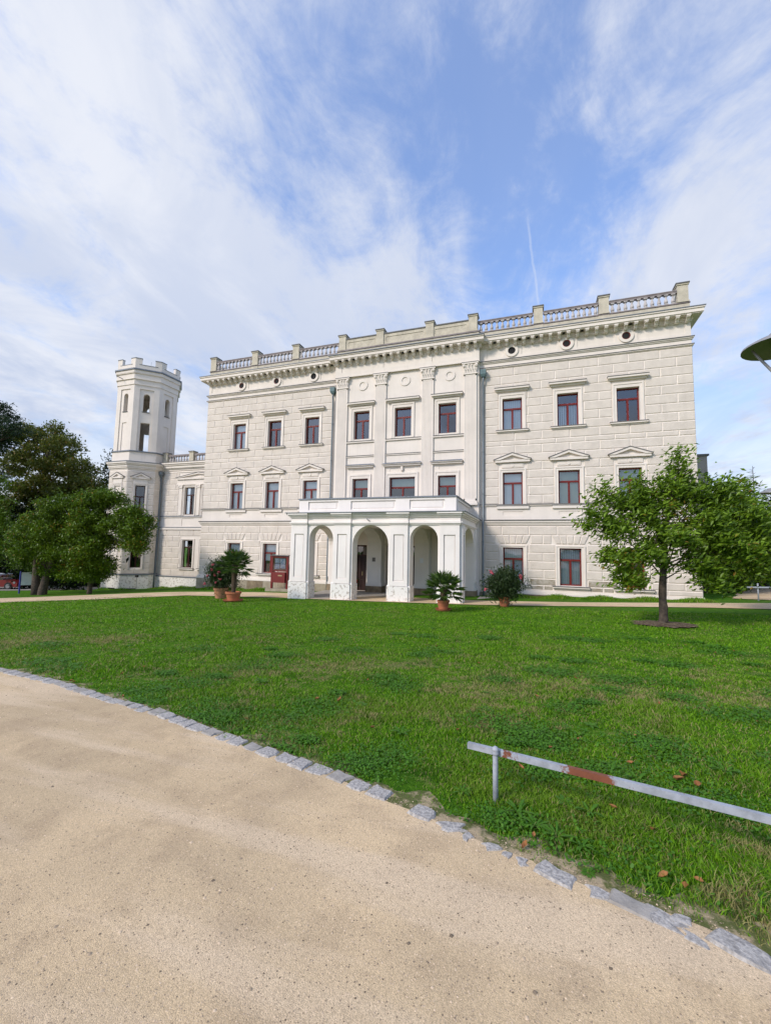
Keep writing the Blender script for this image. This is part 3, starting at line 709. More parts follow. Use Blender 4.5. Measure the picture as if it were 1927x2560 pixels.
# horizontal mouldings: pieces across both wings, the bay stepping forward
def wing_runs(pr, mirror=True):
    return [(-E_-pr, -BAY), (BAY, E_+pr)]
def course(name, levels, zinc=None, zmat='old_zinc'):
    """moulding on each wing, with its return along the side wall; levels: (z0,z1,projection)"""
    for s_ in (-1, 1):
        mb = MB()
        for q_, (z0_, z1_, pr) in enumerate(levels+([(zinc[0], zinc[0]+zinc[1], zinc[2])] if zinc else [])):
            k_ = 1 if q_ == len(levels) else 0; a, b_ = BAY+.001, E_+pr
            mb.box(min(s_*a, s_*b_), -pr, z0_, max(s_*a, s_*b_), 0, z1_, k_); mb.box(min(s_*E_, s_*b_), 0, z0_, max(s_*E_, s_*b_), 16, z1_, k_)
        mb.build(name, ['plaster', zmat], PAL)
course('upper_band', [(12.93, 12.99, .05), (12.99, 13.04, .10)], (13.04, .04, .13))
course('lower_band', [(12.56, 12.60, .04), (12.60, 12.64, .09)], (12.64, .04, .11))
course('sill_course', [(4.31, 4.37, .07)], (4.37, .035, .10))
course('string_course', [(3.20, 3.28, .05), (3.28, 3.36, .09), (3.36, 3.46, .14)], (3.46, .05, .18))
course('base_moulding', [(-.65, -.56, .14), (-.56, -.48, .10), (-.48, -.40, .06)])
# main cornice
for nm, by_ in (('cornice', None),):
    mb = MB()
    for z0_, z1_, pr in ((13.90, 13.98, .06), (13.98, 14.12, .10), (14.12, 14.17, .42), (14.17, 14.36, .47), (14.36, 14.43, .52)):
        for s_ in (-1, 1):
            a, b_ = BAY+.12+pr*.0, E_+pr
            mb.box(min(s_*a, s_*b_), -pr, z0_, max(s_*a, s_*b_), 0, z1_, 0); mb.box(min(s_*E_, s_*b_), 0, z0_, max(s_*E_, s_*b_), 16, z1_, 0)
        mb.box(-BAY-.12-pr*.45, BY-.08-pr, z0_+.002, BAY+.12+pr*.45, .0, z1_+.002, 0)
    for s_ in (-1, 1):
        a, b_ = BAY+.12, E_+.55
        mb.box(min(s_*a, s_*b_), -.55, 14.43, max(s_*a, s_*b_), 16.5 if False else .0, 14.47, 1); mb.box(min(s_*E_, s_*b_), 0, 14.43, max(s_*E_, s_*b_), 16, 14.47, 1)
    mb.box(-BAY-.38, BY-.66, 14.434, BAY+.38, 0, 14.476, 1)
    mb.box(-E_, 0, 14.40, E_, 16, 14.44, 1)
    mb.build('cornice', ['plaster', 'zinc'], PAL)
def modillion_mesh():
    mb = MB(); mb.extr([(0, 0)]*3, 0, 0) if False else None
    prof = [(0, 0), (-.10, -.10), (-.13, -.24), (-.06, -.27), (0, -.25)]
    h_ = .078
    # side profile (y,z) extruded in x
    pr = [(0.0, .13), (-.33, .13), (-.35, .02), (-.30, -.02), (-.22, -.04), (-.16, -.12), (-.11, -.16), (0, -.17)]
    vs = [(-h_, a, b_) for a, b_ in pr]+[(h_, a, b_) for a, b_ in pr]; n = len(pr)
    mb.add(vs, [tuple(range(n-1, -1, -1)), tuple(range(n, 2*n))]+[(i, (i+1) % n, (i+1) % n+n, i+n) for i in range(n)])
    mb.box(-h_-.02, -.37, .07, h_+.02, 0, .13); return mb.mesh('modillion', 'plaster')
mod = modillion_mesh(); SP = .478
xs_m = [(15.42-.478*i, 0) for i in range(22)] + [(-15.42+.478*i, 0) for i in range(22)]
for X_, _ in xs_m: link('modillion', mod, PAL, (X_, -.06, 13.985))
for i in range(20): link('modillion', mod, PAL, (-4.55+i*.4790, BY-.16, 13.987))
vent = MB(); vent.box(-.07, -.09, -.05, .07, .06, 0); vent = vent.mesh('soffit_hole', 'room_dark')
rv = random.Random(5)
for X_, _ in xs_m:
    if rv.random() < .42: link('soffit_hole', vent, PAL, (X_+.24, -.20, 14.125))
for i in range(19):
    if rv.random() < .6: link('soffit_hole', vent, PAL, (-4.55+i*.479+.24, BY-.30, 14.125))

# attic base, pedestals, balusters, solid parapet over the bay
mb = MB()
for s_ in (-1, 1):
    mb.box(min(s_*BAY, s_*E_), 0, 14.47, max(s_*BAY, s_*E_), .42, 14.92); mb.box(min(s_*BAY, s_*(E_+.03)), -.035, 14.94, max(s_*BAY, s_*(E_+.03)), .46, 15.0, 1)
    mb.box(min(s_*(E_-.42), s_*E_), .42, 14.47, max(s_*(E_-.42), s_*E_), 16, 14.92); mb.box(min(s_*(E_-.45), s_*(E_+.03)), .46, 14.92, max(s_*(E_-.45), s_*(E_+.03)), 16, 15.0, 1)
mb.box(-BAY, BY, 14.476, BAY, .42, 14.92); mb.box(-BAY-.03, BY-.05, 14.925, BAY+.03, .46, 15.005, 1)
mb.build('attic_base', ['attic_stone', 'rail_stone'], PAL)
mb = MB(); panel_wall(mb, -4.6, 4.6, 15.005, 15.72, [(-3.95, -2.0, 15.2, 15.52, 0, .03, True), (-1.25, 1.25, 15.2, 15.52, 0, .03, True), (2.0, 3.95, 15.2, 15.52, 0, .03, True)], y=BY+.03)
mb.add([(-4.6, .2, 15), (4.6, .2, 15), (4.6, .2, 15.72), (-4.6, .2, 15.72)], [(3, 2, 1, 0)])
mb.box(-4.6, BY-.01, 15.72, 4.6, .24, 15.79, 1); mb.build('parapet', ['attic_stone', 'old_zinc'], PAL)
def pedestal(X_, y_, fr=PAL, z0=15.0, z1=15.95, w_=.25, d_=.25, matn='attic_stone'):
    mb = MB(); mb.box(X_-w_, y_, z0, X_+w_, y_+2*d_, z1, 0); mb.box(X_-w_-.03, y_-.03, z0, X_+w_+.03, y_+2*d_+.03, z0+.07, 0)
    mb.box(X_-w_-.04, y_-.04, z1, X_+w_+.04, y_+2*d_+.04, z1+.07, 0); mb.box(X_-w_-.07, y_-.07, z1+.07, X_+w_+.07, y_+2*d_+.07, z1+.13, 1)
    return mb.build('pedestal', [matn, 'old_zinc'], fr)
PEDW = [8.10, 11.55, 15.30]
for s_ in (-1, 1):
    for X_ in PEDW: pedestal(s_*X_, -.045)
    pedestal(s_*4.36, BY-.03); pedestal(s_*1.66, BY-.03)
    mb = MB()    # pedestal blocks of the attic base
    for X_ in PEDW[:2]: mb.box(s_*X_-.27, -.025, 14.475, s_*X_+.27, 0, 14.918)
    mb.build('attic_pier', 'attic_stone', PAL)
def baluster_mesh(h_=.55, r_=.088, name='baluster', matn='baluster_stone'):
    mb = MB(); mb.box(-r_*.95, -r_*.95, 0, r_*.95, r_*.95, h_*.10)
    mb.lathe([(r_*.75, h_*.10), (r_*.60, h_*.17), (r_*.95, h_*.25), (r_, h_*.36), (r_*.72, h_*.55), (r_*.45, h_*.72), (r_*.50, h_*.80), (r_*.72, h_*.85), (r_*.5, h_*.90)], n=8)
    mb.box(-r_*.95, -r_*.95, h_*.90, r_*.95, r_*.95, h_); return mb.mesh(name, matn)
bal = baluster_mesh(.57, .098)
for s_ in (-1, 1):
    for a, b_ in ((4.64, 7.83), (8.37, 11.28), (11.82, 15.03)):
        n = 10 if b_-a > 3 else 9; n = 10
        for i in range(n): link('baluster', bal, PAL, (s_*(a+(b_-a)*(i+.5)/n), .07, 15.0))
        mb = MB(); xa, xb = (a, b_) if s_ > 0 else (-b_, -a); mb.box(xa, -.03, 15.57, xb, .17, 15.66, 0); mb.box(xa, -.05, 15.66, xb, .19, 15.71, 0); mb.build('top_rail', ['rail_stone'], PAL)
    # return along the side wall
    for i in range(16): link('baluster', bal, PAL, (s_*15.38, .75+i*.33, 15.0))
    mb = MB(); mb.box(s_*15.38-.12, .46, 15.55, s_*15.38+.12, 6, 15.71); mb.build('top_rail', 'rail_stone', PAL); pedestal(s_*15.30, 6.0)

# rustication: pillow blocks, one object each
ZJ_UP = [12.53, 12.05, 11.55, 11.07, 10.57, 10.09, 9.59, 9.10, 8.61, 8.12, 7.84, 7.34, 6.84, 6.37, 5.90, 5.42, 4.92, 4.42]
ZJ_LO = [3.15, 2.64, 2.14, 1.66, 1.18, .72, .24, -.13, -.38]
blocks = []      # (parent, O frame matrix args, s0,s1,z0,z1, proud, stained)
def cut(runs, a, b_):
    o_ = []
    for p, q_ in runs:
        if b_ <= p or a >= q_: o_.append((p, q_)); continue
        if a-p > .05: o_.append((p, a))
        if q_-b_ > .05: o_.append((b_, q_))
    return o_
J = .036
def rows_for(s_):
    res = []
    x0, x1 = BAY+.30, E_+.035
    for zj, par in ((ZJ_UP, 0), (ZJ_LO, 1)):
        for i in range(len(zj)-1):
            zt, zb = zj[i], zj[i+1]
            odd = (i+par) % 2
            js = [x0]+[v for v in (([6.72+1.4825*k for k in range(7)] if not odd else [5.98+1.4825*k for k in range(7)])) if x0+.12 < v < x1-.12]+[x1]
            runs = list(zip(js, js[1:])); zm = (zt+zb)/2
            for xw in WX:
                if 8.62 < zm < 10.93: runs = cut(runs, xw-.765, xw+.765)
                elif 4.4 < zm < 6.45: runs = cut(runs, xw-.765, xw+.765)
                elif 6.45 <= zm < 6.84: runs = cut(runs, xw-.765, xw+.765)
                elif -.18 < zm < 2.05: runs = cut(runs, xw-.765, xw+.765)
                elif -.38 < zm <= -.18: runs = cut(runs, xw-.93, xw+.93)
                elif abs(zm-2.39) < .1: runs = cut(runs, xw-.95, xw+.95)
            for a, b_ in runs: res.append((a, b_, zb, zt))
    return res
bm_cache = {}
def block_obj(parent, M_, a, b_, zb, zt, pr=.034, matf='stucco', name='rustication_block'):
    w_, h_ = round(b_-a-J, 3), round(zt-zb-J, 3)
    if w_ < .06: return
    key = (w_, h_, matf, pr)
    if key not in bm_cache:
        mb = MB(); mb.pillow(0, -pr, 0, w_, .0, h_, .022, 1, 0); bm_cache[key] = mb.mesh(name, ['plaster', matf])  # cream chamfers continue the light joints and paint in the lit block edges
    o_ = bpy.data.objects.new(name, bm_cache[key]); COL.objects.link(o_)
    o_.matrix_basis = M_ @ Matrix.Translation((a+J/2, 0, zb+J/2)); o_.parent = parent; o_.matrix_parent_inverse = PINV(parent); return o_
STAIN = {(7.35, 8.83, .24), (10.35, 11.83, .24)}
right = rows_for(1); left = rows_for(-1)
cnt = 0; rest = MB()
for s_, rows in ((1, right), (-1, left)):
    for a, b_, zb, zt in rows:
        xa, xb = (a, b_) if s_ > 0 else (-b_, -a)
        st = s_ > 0 and zb < .2 and 7.3 < a < 12 and (b_-a) > .2
        if cnt < 300: block_obj(PAL, Matrix.Identity(4), xa, xb, zb, zt, matf='stucco_stained' if st else 'stucco'); cnt += 1
        else: rest.pillow(xa+J/2, -.034, zb+J/2, xb-J/2, 0, zt-J/2, .022, 1, 0)
ro = rest.build('rustication_blocks', ['plaster', 'stucco'], PAL); ro['kind'] = 'stuff'
# voussoir fans over the ground floor windows
for s_ in (-1, 1):
    for xw in WX:
        for i in range(5):
            b0, b1 = -.74+1.48*i/5, -.74+1.48*(i+1)/5; t0_, t1_ = -.94+1.88*i/5, -.94+1.88*(i+1)/5; X_ = s_*xw; g_ = J/2; c = .025
            lo, hi = 2.14+g_, 2.64-g_
            outer = [(X_+b0+g_, lo), (X_+b1-g_, lo), (X_+t1_-g_, hi), (X_+t0_+g_, hi)]
            cx_, cz_ = sum(p[0] for p in outer)/4, sum(p[1] for p in outer)/4
            inner = [(p[0]+(c if p[0] < cx_ else -c), p[1]+(c if p[1] < cz_ else -c)) for p in outer]
            mb = MB(); vs = [(p[0], 0, p[1]) for p in outer]+[(p[0], -.02, p[1]) for p in outer]+[(p[0], -.05, p[1]) for p in inner]
            mb.add(vs, [(i_, (i_+1) % 4, (i_+1) % 4+4, i_+4) for i_ in range(4)]+[(i_+4, (i_+1) % 4+4, (i_+1) % 4+8, i_+8) for i_ in range(4)], 0); mb.add([vs[8], vs[9], vs[10], vs[11]], [(0, 1, 2, 3)], 1)
            mb.build('voussoir', ['plaster', 'stucco'], PAL)
# stone plinth slabs
rp = random.Random(9)
for s_ in (-1, 1):
    x_ = BAY+.05
    while x_ < E_+.05:
        L = rp.uniform(.8, 1.5); x2 = min(x_+L, E_+.12)
        if E_+.12-x2 < .3: x2 = E_+.12
        mb = MB(); a, b_ = (x_, x2) if s_ > 0 else (-x2, -x_); mb.box(a+.008, -.12-rp.uniform(0, .012), -2.0, b_-.008, 0, -.652); mb.build('plinth_slab', 'plinth_stone' if rp.random() < .7 else 'brown_stone', PAL); x_ = x2
# downpipes
for s_, X_ in ((-1, -4.97), (1, 4.97)):
    mb = MB(); mb.tube([(X_, -.22, 12.1), (X_+.0, -.22, 11.9), (X_-.02, -.13, 11.6), (X_-.02, -.13, 3.6), (X_-.02, -.26, 3.4), (X_-.02, -.26, -.0), (X_+.02, -.30, -.35), (X_+.02, -.30, -1.1)], .062, 8)
    dp = mb.build('downpipe', 'pipe_zinc', PAL, smooth=True)
    mb = MB(); mb.prismz([(X_-.09, -.33), (X_+.09, -.33), (X_+.09, -.05), (X_-.09, -.05)], 12.05, 12.2, top=[(X_-.16, -.40), (X_+.16, -.40), (X_+.16, 0), (X_-.16, 0)]); mb.box(X_-.16, -.40, 12.2, X_+.16, 0, 12.48); mb.build('rain_hopper', 'copper_green', dp)
    for zc in (10, 7.5, 5, 2.2): 
        mb = MB(); mb.lathe([(.075, 0), (.075, .05)], (X_-.02, -.13 if zc > 3.5 else -.26, zc), 10); mb.build('pipe_collar', 'pipe_zinc', dp)

# ------------------------------------------------------------------ PORTICO
PF = -5.42; PO = 4.52; AD = .62
POR = MB()
ops = [(-3.45, -2.07, -1.3, 2.88, .69, AD), (-.96, .96, -1.3, 2.88, .96, AD), (2.07, 3.45, -1.3, 2.88, .69, AD)]
panel_wall(POR, -PO, PO, -1.3, 3.0, ops, y=PF, thick=AD, back=True)
POR_o = POR.build('portico', 'portico_white', PAL)
def side_arch(X_, out, matn='portico_white', thick=AD, s0=0., s1=5.42-.25, ra=.92, rb=.72, name='side_arch', top=2.88, rise=.98):
    """wall running in Y with one arched opening; out=+1: outer face towards +X"""
    mb = MB(); M_ = frame((X_, PF if out > 0 else BY, 0), (0, 1) if out > 0 else (0, -1), (-1, 0) if out > 0 else (1, 0)); mb.M = M_
    L = BY-PF
    if out > 0: sa, sb = ra, L-rb
    else: sa, sb = rb, L-ra
    panel_wall(mb, 0.0, L, -1.3, 3.0, [(sa, sb, -1.3, top, rise, thick)], thick=thick, back=True)
    return mb.build(name, matn, POR_o)
side_arch(PO, 1); side_arch(-PO, -1)
# transverse arches between the bays
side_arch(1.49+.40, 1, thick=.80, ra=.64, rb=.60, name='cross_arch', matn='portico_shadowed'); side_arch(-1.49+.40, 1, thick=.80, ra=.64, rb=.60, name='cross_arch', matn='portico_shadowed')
# responds against the palace wall, on brown stone
for X_ in (-1.49, 1.49, 4.12, -4.12):
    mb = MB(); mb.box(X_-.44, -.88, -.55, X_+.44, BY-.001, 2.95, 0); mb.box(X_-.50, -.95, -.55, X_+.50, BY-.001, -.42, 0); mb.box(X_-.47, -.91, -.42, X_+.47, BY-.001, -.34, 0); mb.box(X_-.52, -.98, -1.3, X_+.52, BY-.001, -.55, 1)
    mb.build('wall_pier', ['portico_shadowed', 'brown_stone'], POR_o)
# front pilaster strips with sunk panels, plinths
def pier_strip(c, hw, face='front', sgn=1):
    if face == 'front': M_ = frame((c, PF, 0), (1, 0), (0, 1))
    else: M_ = frame((sgn*PO, c, 0), (0, sgn), (-sgn, 0))
    mb = MB(); mb.M = M_; pr = .10
    a, b_ = -hw, hw; fr = .19; z0_, z1_ = -.08, 2.90
    mb.box(a, -pr, z0_, a+fr, 0, z1_); mb.box(b_-fr, -pr, z0_, b_, 0, z1_); mb.box(a+fr, -pr, z0_, b_-fr, 0, .14); mb.box(a+fr, -pr, 2.42, b_-fr, 0, z1_)
    mb.box(a+fr, -pr+.075, .14, b_-fr, 0, 2.42)
    mb.box(a+fr+.05, -pr+.045, .19, b_-fr-.05, -pr+.075, 2.37)
    mb.build('pier_strip', 'portico_white', POR_o)
for c, hw in ((-4.02, .47), (-1.52, .46), (1.52, .46), (4.02, .47)): pier_strip(c, hw)
for sgn in (1, -1): pier_strip(PF+.42, .36, 'side', sgn); pier_strip(BY-.36, .30, 'side', sgn)
for c, hw, ihw in ((-4.02, .52, 0), (-1.52, .50, 0), (1.52, .50, 0), (4.02, .52, 0)):
    a, b_ = (c-.53, c+.53)
    if abs(c) > 3: a, b_ = (c-.60 if c < 0 else c-.61), (c+.61 if c < 0 else c+.60)
    else: a, b_ = c-.60, c+.59
    mb = MB(); mb.box(a, PF-.055, -1.45, b_, PF+AD+.03, -.10); mb.box(c-hw, PF-.13, -1.45, c+hw, PF-.055, -.10)
    mb.add([(a, PF-.055, -.10), (b_, PF-.055, -.10), (b_-.05, PF-.002, -.04), (a+.05, PF-.002, -.04)], [(0, 1, 2, 3)])
    if abs(c) > 3: 
        sg = 1 if c > 0 else -1; xa, xb = (PO-AD-.03, PO+.06) if sg > 0 else (-PO-.06, -PO+AD+.03)
        mb.box(xa, PF+AD+.031, -1.45, xb, PF+.92, -.103)
    mb.build('pier_plinth', 'peeling_paint', POR_o)
# entablature with breaks over the piers
mb = MB()
def ent(x0, y0, x1, y1, br=0.):
    for z0_, z1_, pr in ((2.90, 2.96, .06), (2.96, 3.05, .11), (3.05, 3.27, .03), (3.27, 3.34, .10), (3.34, 3.42, .17), (3.42, 3.50, .25)):
        mb.box(x0-pr-br, y0-pr-br, z0_+br*.01, x1+pr+br, y1, z1_+br*.01, 0)
ent(-PO, PF, PO, -.01)
for c, hw in ((-4.05, .47), (-1.52, .46), (1.52, .46), (4.05, .47)):
    for z0_, z1_, pr in ((2.901, 2.961, .06), (2.961, 3.051, .11), (3.051, 3.271, .03), (3.271, 3.341, .10), (3.341, 3.421, .17), (3.421, 3.501, .25)):
        mb.box(c-hw-pr*.5, PF-pr-.08, z0_, c+hw+pr*.5, PF, z1_, 0)
mb.box(-PO-.28, PF-.36, 3.502, PO+.28, -.01, 3.54, 1)
mb.build('entablature', ['portico_white', 'zinc'], POR_o)
# parapet above
mb = MB(); PFY = PF+.22; PX_ = 4.27
panel_wall(mb, -PX_, PX_, 3.54, 4.26, [(-3.72, -1.95, 3.70, 4.15, 0, .07, True), (-1.22, 1.22, 3.70, 4.15, 0, .07, True), (1.95, 3.72, 3.70, 4.15, 0, .07, True)], y=PFY, k=0)
for a, b_ in ((-3.60, -2.07), (-1.10, 1.10), (2.07, 3.60)): mb.box(a, PFY+.045, 3.78, b_, PFY+.069, 4.08)
mb.add([(-PX_, PFY+.25, 3.54), (PX_, PFY+.25, 3.54), (PX_, PFY+.25, 4.26), (-PX_, PFY+.25, 4.26)], [(3, 2, 1, 0)], 0)
L = BY-PFY
for sg in (1, -1):
    mb.M = frame((sg*PX_, PFY if sg > 0 else BY, 0), (0, 1) if sg > 0 else (0, -1), (-1, 0) if sg > 0 else (1, 0))
    panel_wall(mb, 0, L, 3.54, 4.26, [(.5, L-.35, 3.70, 4.15, 0, .07, True)], k=0)
    mb.add([(.25, .25, 3.54), (L, .25, 3.54), (L, .25, 4.26), (.25, .25, 4.26)], [(3, 2, 1, 0)], 0); mb.M = None
mb.box(-PX_-.04, PFY-.05, 4.26, PX_+.04, PFY+.30, 4.33, 1)
for sg in (1, -1): mb.box(min(sg*(PX_-.28), sg*(PX_+.04)), PFY+.30, 4.262, max(sg*(PX_-.28), sg*(PX_+.04)), BY-.001, 4.332, 1)
mb.build('portico_parapet', ['portico_white', 'zinc'], POR_o)
mb = MB(); mb.box(-4.6, PF+.1, -1.6, 4.6, BY, -.93); mb.build('portico_floor', 'paving_slab', POR_o)
mb = MB(); mb.box(4.9, PF+.4, -1.4, 5.7, -1.2, -.80); mb.build('paving_step', 'paving_slab', POR_o)
# plaques on the responds, small emblem over the middle arch
mb = MB(); mb.box(-1.62, -.90, .93, -1.42, -.881, 1.17); mb.build('plaque', 'old_zinc', POR_o)
mb = MB(); mb.box(1.38, -.90, .93, 1.58, -.881, 1.20); mb.build('plaque', 'panel_white', POR_o)
mb = MB(); mb.tube([(-.10, PF-.03, 3.12), (-.10, PF-.16, 3.15)], .03, 6); mb.tube([(-.14, PF-.17, 3.20), (-.08, PF-.17, 3.13), (-.02, PF-.17, 3.11)], .025, 6); mb.build('wall_spout', 'lamp_metal', POR_o)

# lantern under the portico
LN = thing('hanging_lantern', 'small brass hanging lantern inside the portico behind the middle arch', 'lantern', (-2.0, -2.5, 2.2))
mb = MB(); mb.tube([(-2.0, -2.5, 3.0), (-2.0, -2.5, 2.50)], .012, 6); mb.build('chain', 'lamp_metal', LN)
mb = MB(); mb.lathe([(.03, .30), (.11, .22), (.12, .20)], (-2, -2.5, 2.2), 8); mb.lathe([(.05, -.02), (.09, .0), (.09, .02)], (-2, -2.5, 2.2), 8); mb.build('lantern_cap', 'brass', LN)
mb = MB(); mb.lathe([(.07, .02), (.10, .20)], (-2, -2.5, 2.2), 8); mb.build('lantern_glass', 'lamp_glass', LN)

# ------------------------------------------------------------------ WING between palace and tower
WY = 3.8; WX0, WX1 = -23.9, -15.601
WNG = thing('side_wing', 'lower recessed two storey wing with balustrade linking palace and octagonal tower', 'building', (-19.7, WY, -2.0))
wo = [(-21.13, -20.03, 4.37, 6.76, 0, .26), (-19.15, -18.05, 4.37, 6.76, 0, .26), (-21.07, -19.92, -.2, 2.15, 0, .26), (-19.25, -18.1, -.2, 2.15, 0, .26), (-21.3, -20.0, 3.38, 4.02, 0, .03, True)]
mb = MB(); panel_wall(mb, WX0, WX1, -2.6, 9.0, wo, y=WY); mb.build('wall', 'plaster', WNG)
mb = MB(); mb.box(WX0, WY+3.5, -2.5, WX1, WY+3.6, 9.0); mb.box(WX0, WY+.5, 3.1, WX1, WY+3.5, 3.3); mb.box(-19.66, WY+.5, -2.5, -19.54, WY+3.5, 9); mb.build('interior', 'room_dark', WNG)
mb = MB(); mb.box(WX0, WY, 9.0, WX1, WY+8, 9.04); mb.box(WX0, WY+7.7, -2.5, WX1, WY+8, 9.0); mb.build('roof', 'zinc', WNG)
for X_ in (-20.58, -18.6):
    window_unit(WNG, (X_, WY, 0), (1, 0), (0, 1), .55, 4.37, 6.76, 'none', 'dark_frame', tr=.72); window_unit(WNG, (X_+.08, WY, 0), (1, 0), (0, 1), .575, -.2, 2.15, 'none', 'dark_frame', tr=.74)
    surround(WNG, I3(X_, WY), .56, 4.28, 6.76, w_=.14, top=.14); surround(WNG, I3(X_+.08, WY), .585, -.25, 2.15, w_=.16, top=.12)
    ledge(WNG, I3(X_+.08, WY), .80, -.36, -.26, .14, 'window_sill', steps=1)
for X_ in (-21.55, -19.60, -17.65):
    mb = MB(); mb.box(X_-.17, WY-.07, 4.30, X_+.17, WY, 6.70); mb.box(X_-.22, WY-.12, 6.70, X_+.22, WY, 6.90); mb.box(X_-.26, WY-.15, 6.90, X_+.26, WY, 6.97)
    for s_ in (-1, 1): mb.extr([(X_+s_*.19+.07*math.cos(2*PI*i/8), 6.84+.07*math.sin(2*PI*i/8)) for i in range(8)], WY-.16, WY-.12)
    mb.build('pilaster', 'plaster', WNG)
mb = MB(); mb.box(-22.0, WY-.10, 6.97, -17.2, WY, 7.10); mb.box(-22.0, WY-.05, 7.10, -17.2, WY, 7.45); mb.build('lintel', 'plaster', WNG)
pediment(WNG, I3(-19.6, WY), 2.45, 7.45, 7.60, 8.02, pr=.20)
mb = MB()
for z0_, z1_, pr in ((8.10, 8.16, .05), (8.28, 8.42, .06), (8.42, 8.5, .14), (8.5, 8.72, .22), (8.72, 8.84, .30), (8.84, 8.98, .38)): mb.box(WX0, WY-pr, z0_, WX1, WY, z1_, 0)
mb.box(WX0, WY-.40, 8.98, WX1, WY, 9.02, 1); mb.build('cornice', ['plaster', 'old_zinc'], WNG)
for nm, z0_, z1_, pr in (('sill_course', 4.12, 4.19, .07), ('string_course', 3.05, 3.23, .10)):
    mb = MB(); mb.box(WX0, WY-pr, z0_, WX1, WY, z1_, 0); mb.box(WX0, WY-pr-.02, z1_, WX1, WY, z1_+.06, 1); mb.build(nm, ['plaster', 'zinc'], WNG)
mb = MB(); mb.box(WX0, WY-.12, -2.6, WX1, WY-.0, -1.04, 0); mb.box(WX0, WY-.16, -1.04, WX1, WY, -.95, 1); mb.build('plinth', ['peeling_paint', 'zinc'], WNG)
bal2 = baluster_mesh(.50, .095)
mb = MB(); mb.box(WX0+.2, WY-.02, 9.02, WX1, WY+.34, 9.12, 0); mb.build('balustrade_base', 'attic_stone', WNG)
mb = MB(); mb.box(WX0+.2, WY+.04, 9.62, WX1, WY+.30, 9.76, 0); mb.build('top_rail', 'rail_stone', WNG)
for X_ in (-23.55, -20.62, -17.3):
    pedestal(X_, WY-.06, WNG, 9.1, 9.85, .22, .22)
for a, b_ in ((-23.3, -20.85), (-20.4, -17.55), (-17.05, -15.7)):
    n = int(round((b_-a)/.30))
    for i in range(n): link('baluster', bal2, WNG, (a+(b_-a)*(i+.5)/n, WY+.17, 9.12))
wcuts_up = [(-21.8, -17.4)]; wcuts_lo = [(-21.3, -18.0)]
for zj, ct, par in (([8.05, 7.55, 7.06, 6.57, 6.08, 5.59, 5.10, 4.62, 4.24], wcuts_up, 0), ([3.0, 2.5, 2.02, 1.54, 1.06, .58, .10, -.40, -.92], wcuts_lo, 1)):
    for i in range(len(zj)-1):
        odd = (i+par) % 2; js = [WX0+.3]+[v for v in ([-22.9+1.5*k for k in range(6)] if odd else [-22.15+1.5*k for k in range(6)])]+[WX1]
        runs = list(zip(js, js[1:])); zm = (zj[i]+zj[i+1])/2
        if par == 0 or (-.35 < zm < 2.3): runs = cut(runs, *ct[0])
        for a, b_ in runs:
            if b_-a > .2: block_obj(WNG, frame((0, WY, 0), (1, 0), (0, 1)), a, b_, zj[i+1], zj[i])
mb = MB(); mb.tube([(-23.70, WY-.22, 7.7), (-23.70, WY-.22, 7.5), (-23.72, WY-.16, 7.3), (-23.72, WY-.22, -.7), (-23.72, WY-.30, -1.0), (-23.72, WY-.30, -2.2)], .085, 8); dp = mb.build('downpipe', 'pipe_zinc', WNG, smooth=True)
mb = MB(); mb.lathe([(.10, 0), (.12, .1), (.22, .25), (.23, .5), (.2, .52)], (-23.70, WY-.25, 7.68), 10); mb.build('rain_hopper', 'pipe_zinc', dp)

# ------------------------------------------------------------------ TOWER
TX, TY, TA = -26.3, 4.0, 2.4; T8 = math.tan(PI/8)
TWR = thing('octagonal_tower', 'cream octagonal tower with battlements, open belfry arches and left end of the palace', 'tower', (TX, TY, -2.2))
def octo(a, cx_=TX, cy_=TY): 
    h_ = a*T8; return [(cx_-h_, cy_-a), (cx_+h_, cy_-a), (cx_+a, cy_-h_), (cx_+a, cy_+h_), (cx_+h_, cy_+a), (cx_-h_, cy_+a), (cx_-a, cy_+h_), (cx_-a, cy_-h_)]
def face_M(i, a):
    v = octo(a); p, q_ = v[i], v[(i+1) % 8]; s_ = Vector((q_[0]-p[0], q_[1]-p[1])).normalized(); n_ = Vector((s_.y, -s_.x))
    return frame((p[0], p[1], 0), (s_.x, s_.y), (-n_.x, -n_.y)), (Vector(q_)-Vector(p)).length
def oct_ring(name, levels, matn, zinc=None):
    mb = MB()
    for z0_, z1_, a in levels: mb.prismz(octo(a), z0_, z1_, 0)
    if zinc: mb.prismz(octo(zinc[2]), zinc[0], zinc[1], 1)
    return mb.build(name, [matn, 'zinc'], TWR)
TB = 2.5
# lower body faces
low = MB(); 
for i in range(8):
    M_, L = face_M(i, TB); low.M = M_; c = L/2
    if i == 1: op = [(c-.38, c+.38, 4.40, 6.80, 0, .25), (c-.40, c+.40, -.28, 2.05, 0, .25)]
    elif i == 0: op = [(c-.36, c+.36, 4.40, 6.72, 0, .08, True), (c-.36, c+.36, -.25, 2.0, 0, .08, True)]
    else: op = []
    panel_wall(low, 0, L, -.86, 8.2, op, thick=.25)
low.M = None; low.build('wall', 'plaster', TWR)
mb = MB(); mb.prismz(octo(1.5), -1, 8.0); mb.build('interior', 'room_dark', TWR)
for i, (z0_, z1_, hw) in ((1, (4.40, 6.80, .38)), (1, (-.28, 2.05, .40))):
    M_, L = face_M(i, TB); O = M_ @ Vector((L/2, 0, 0)); sdv = (M_[0][0], M_[1][0]); bk = (M_[0][1], M_[1][1])
    window_unit(TWR, (O.x, O.y, 0), sdv, bk, hw, z0_, z1_, 'none', 'dark_frame', tr=.60 if z0_ > 0 else .9)
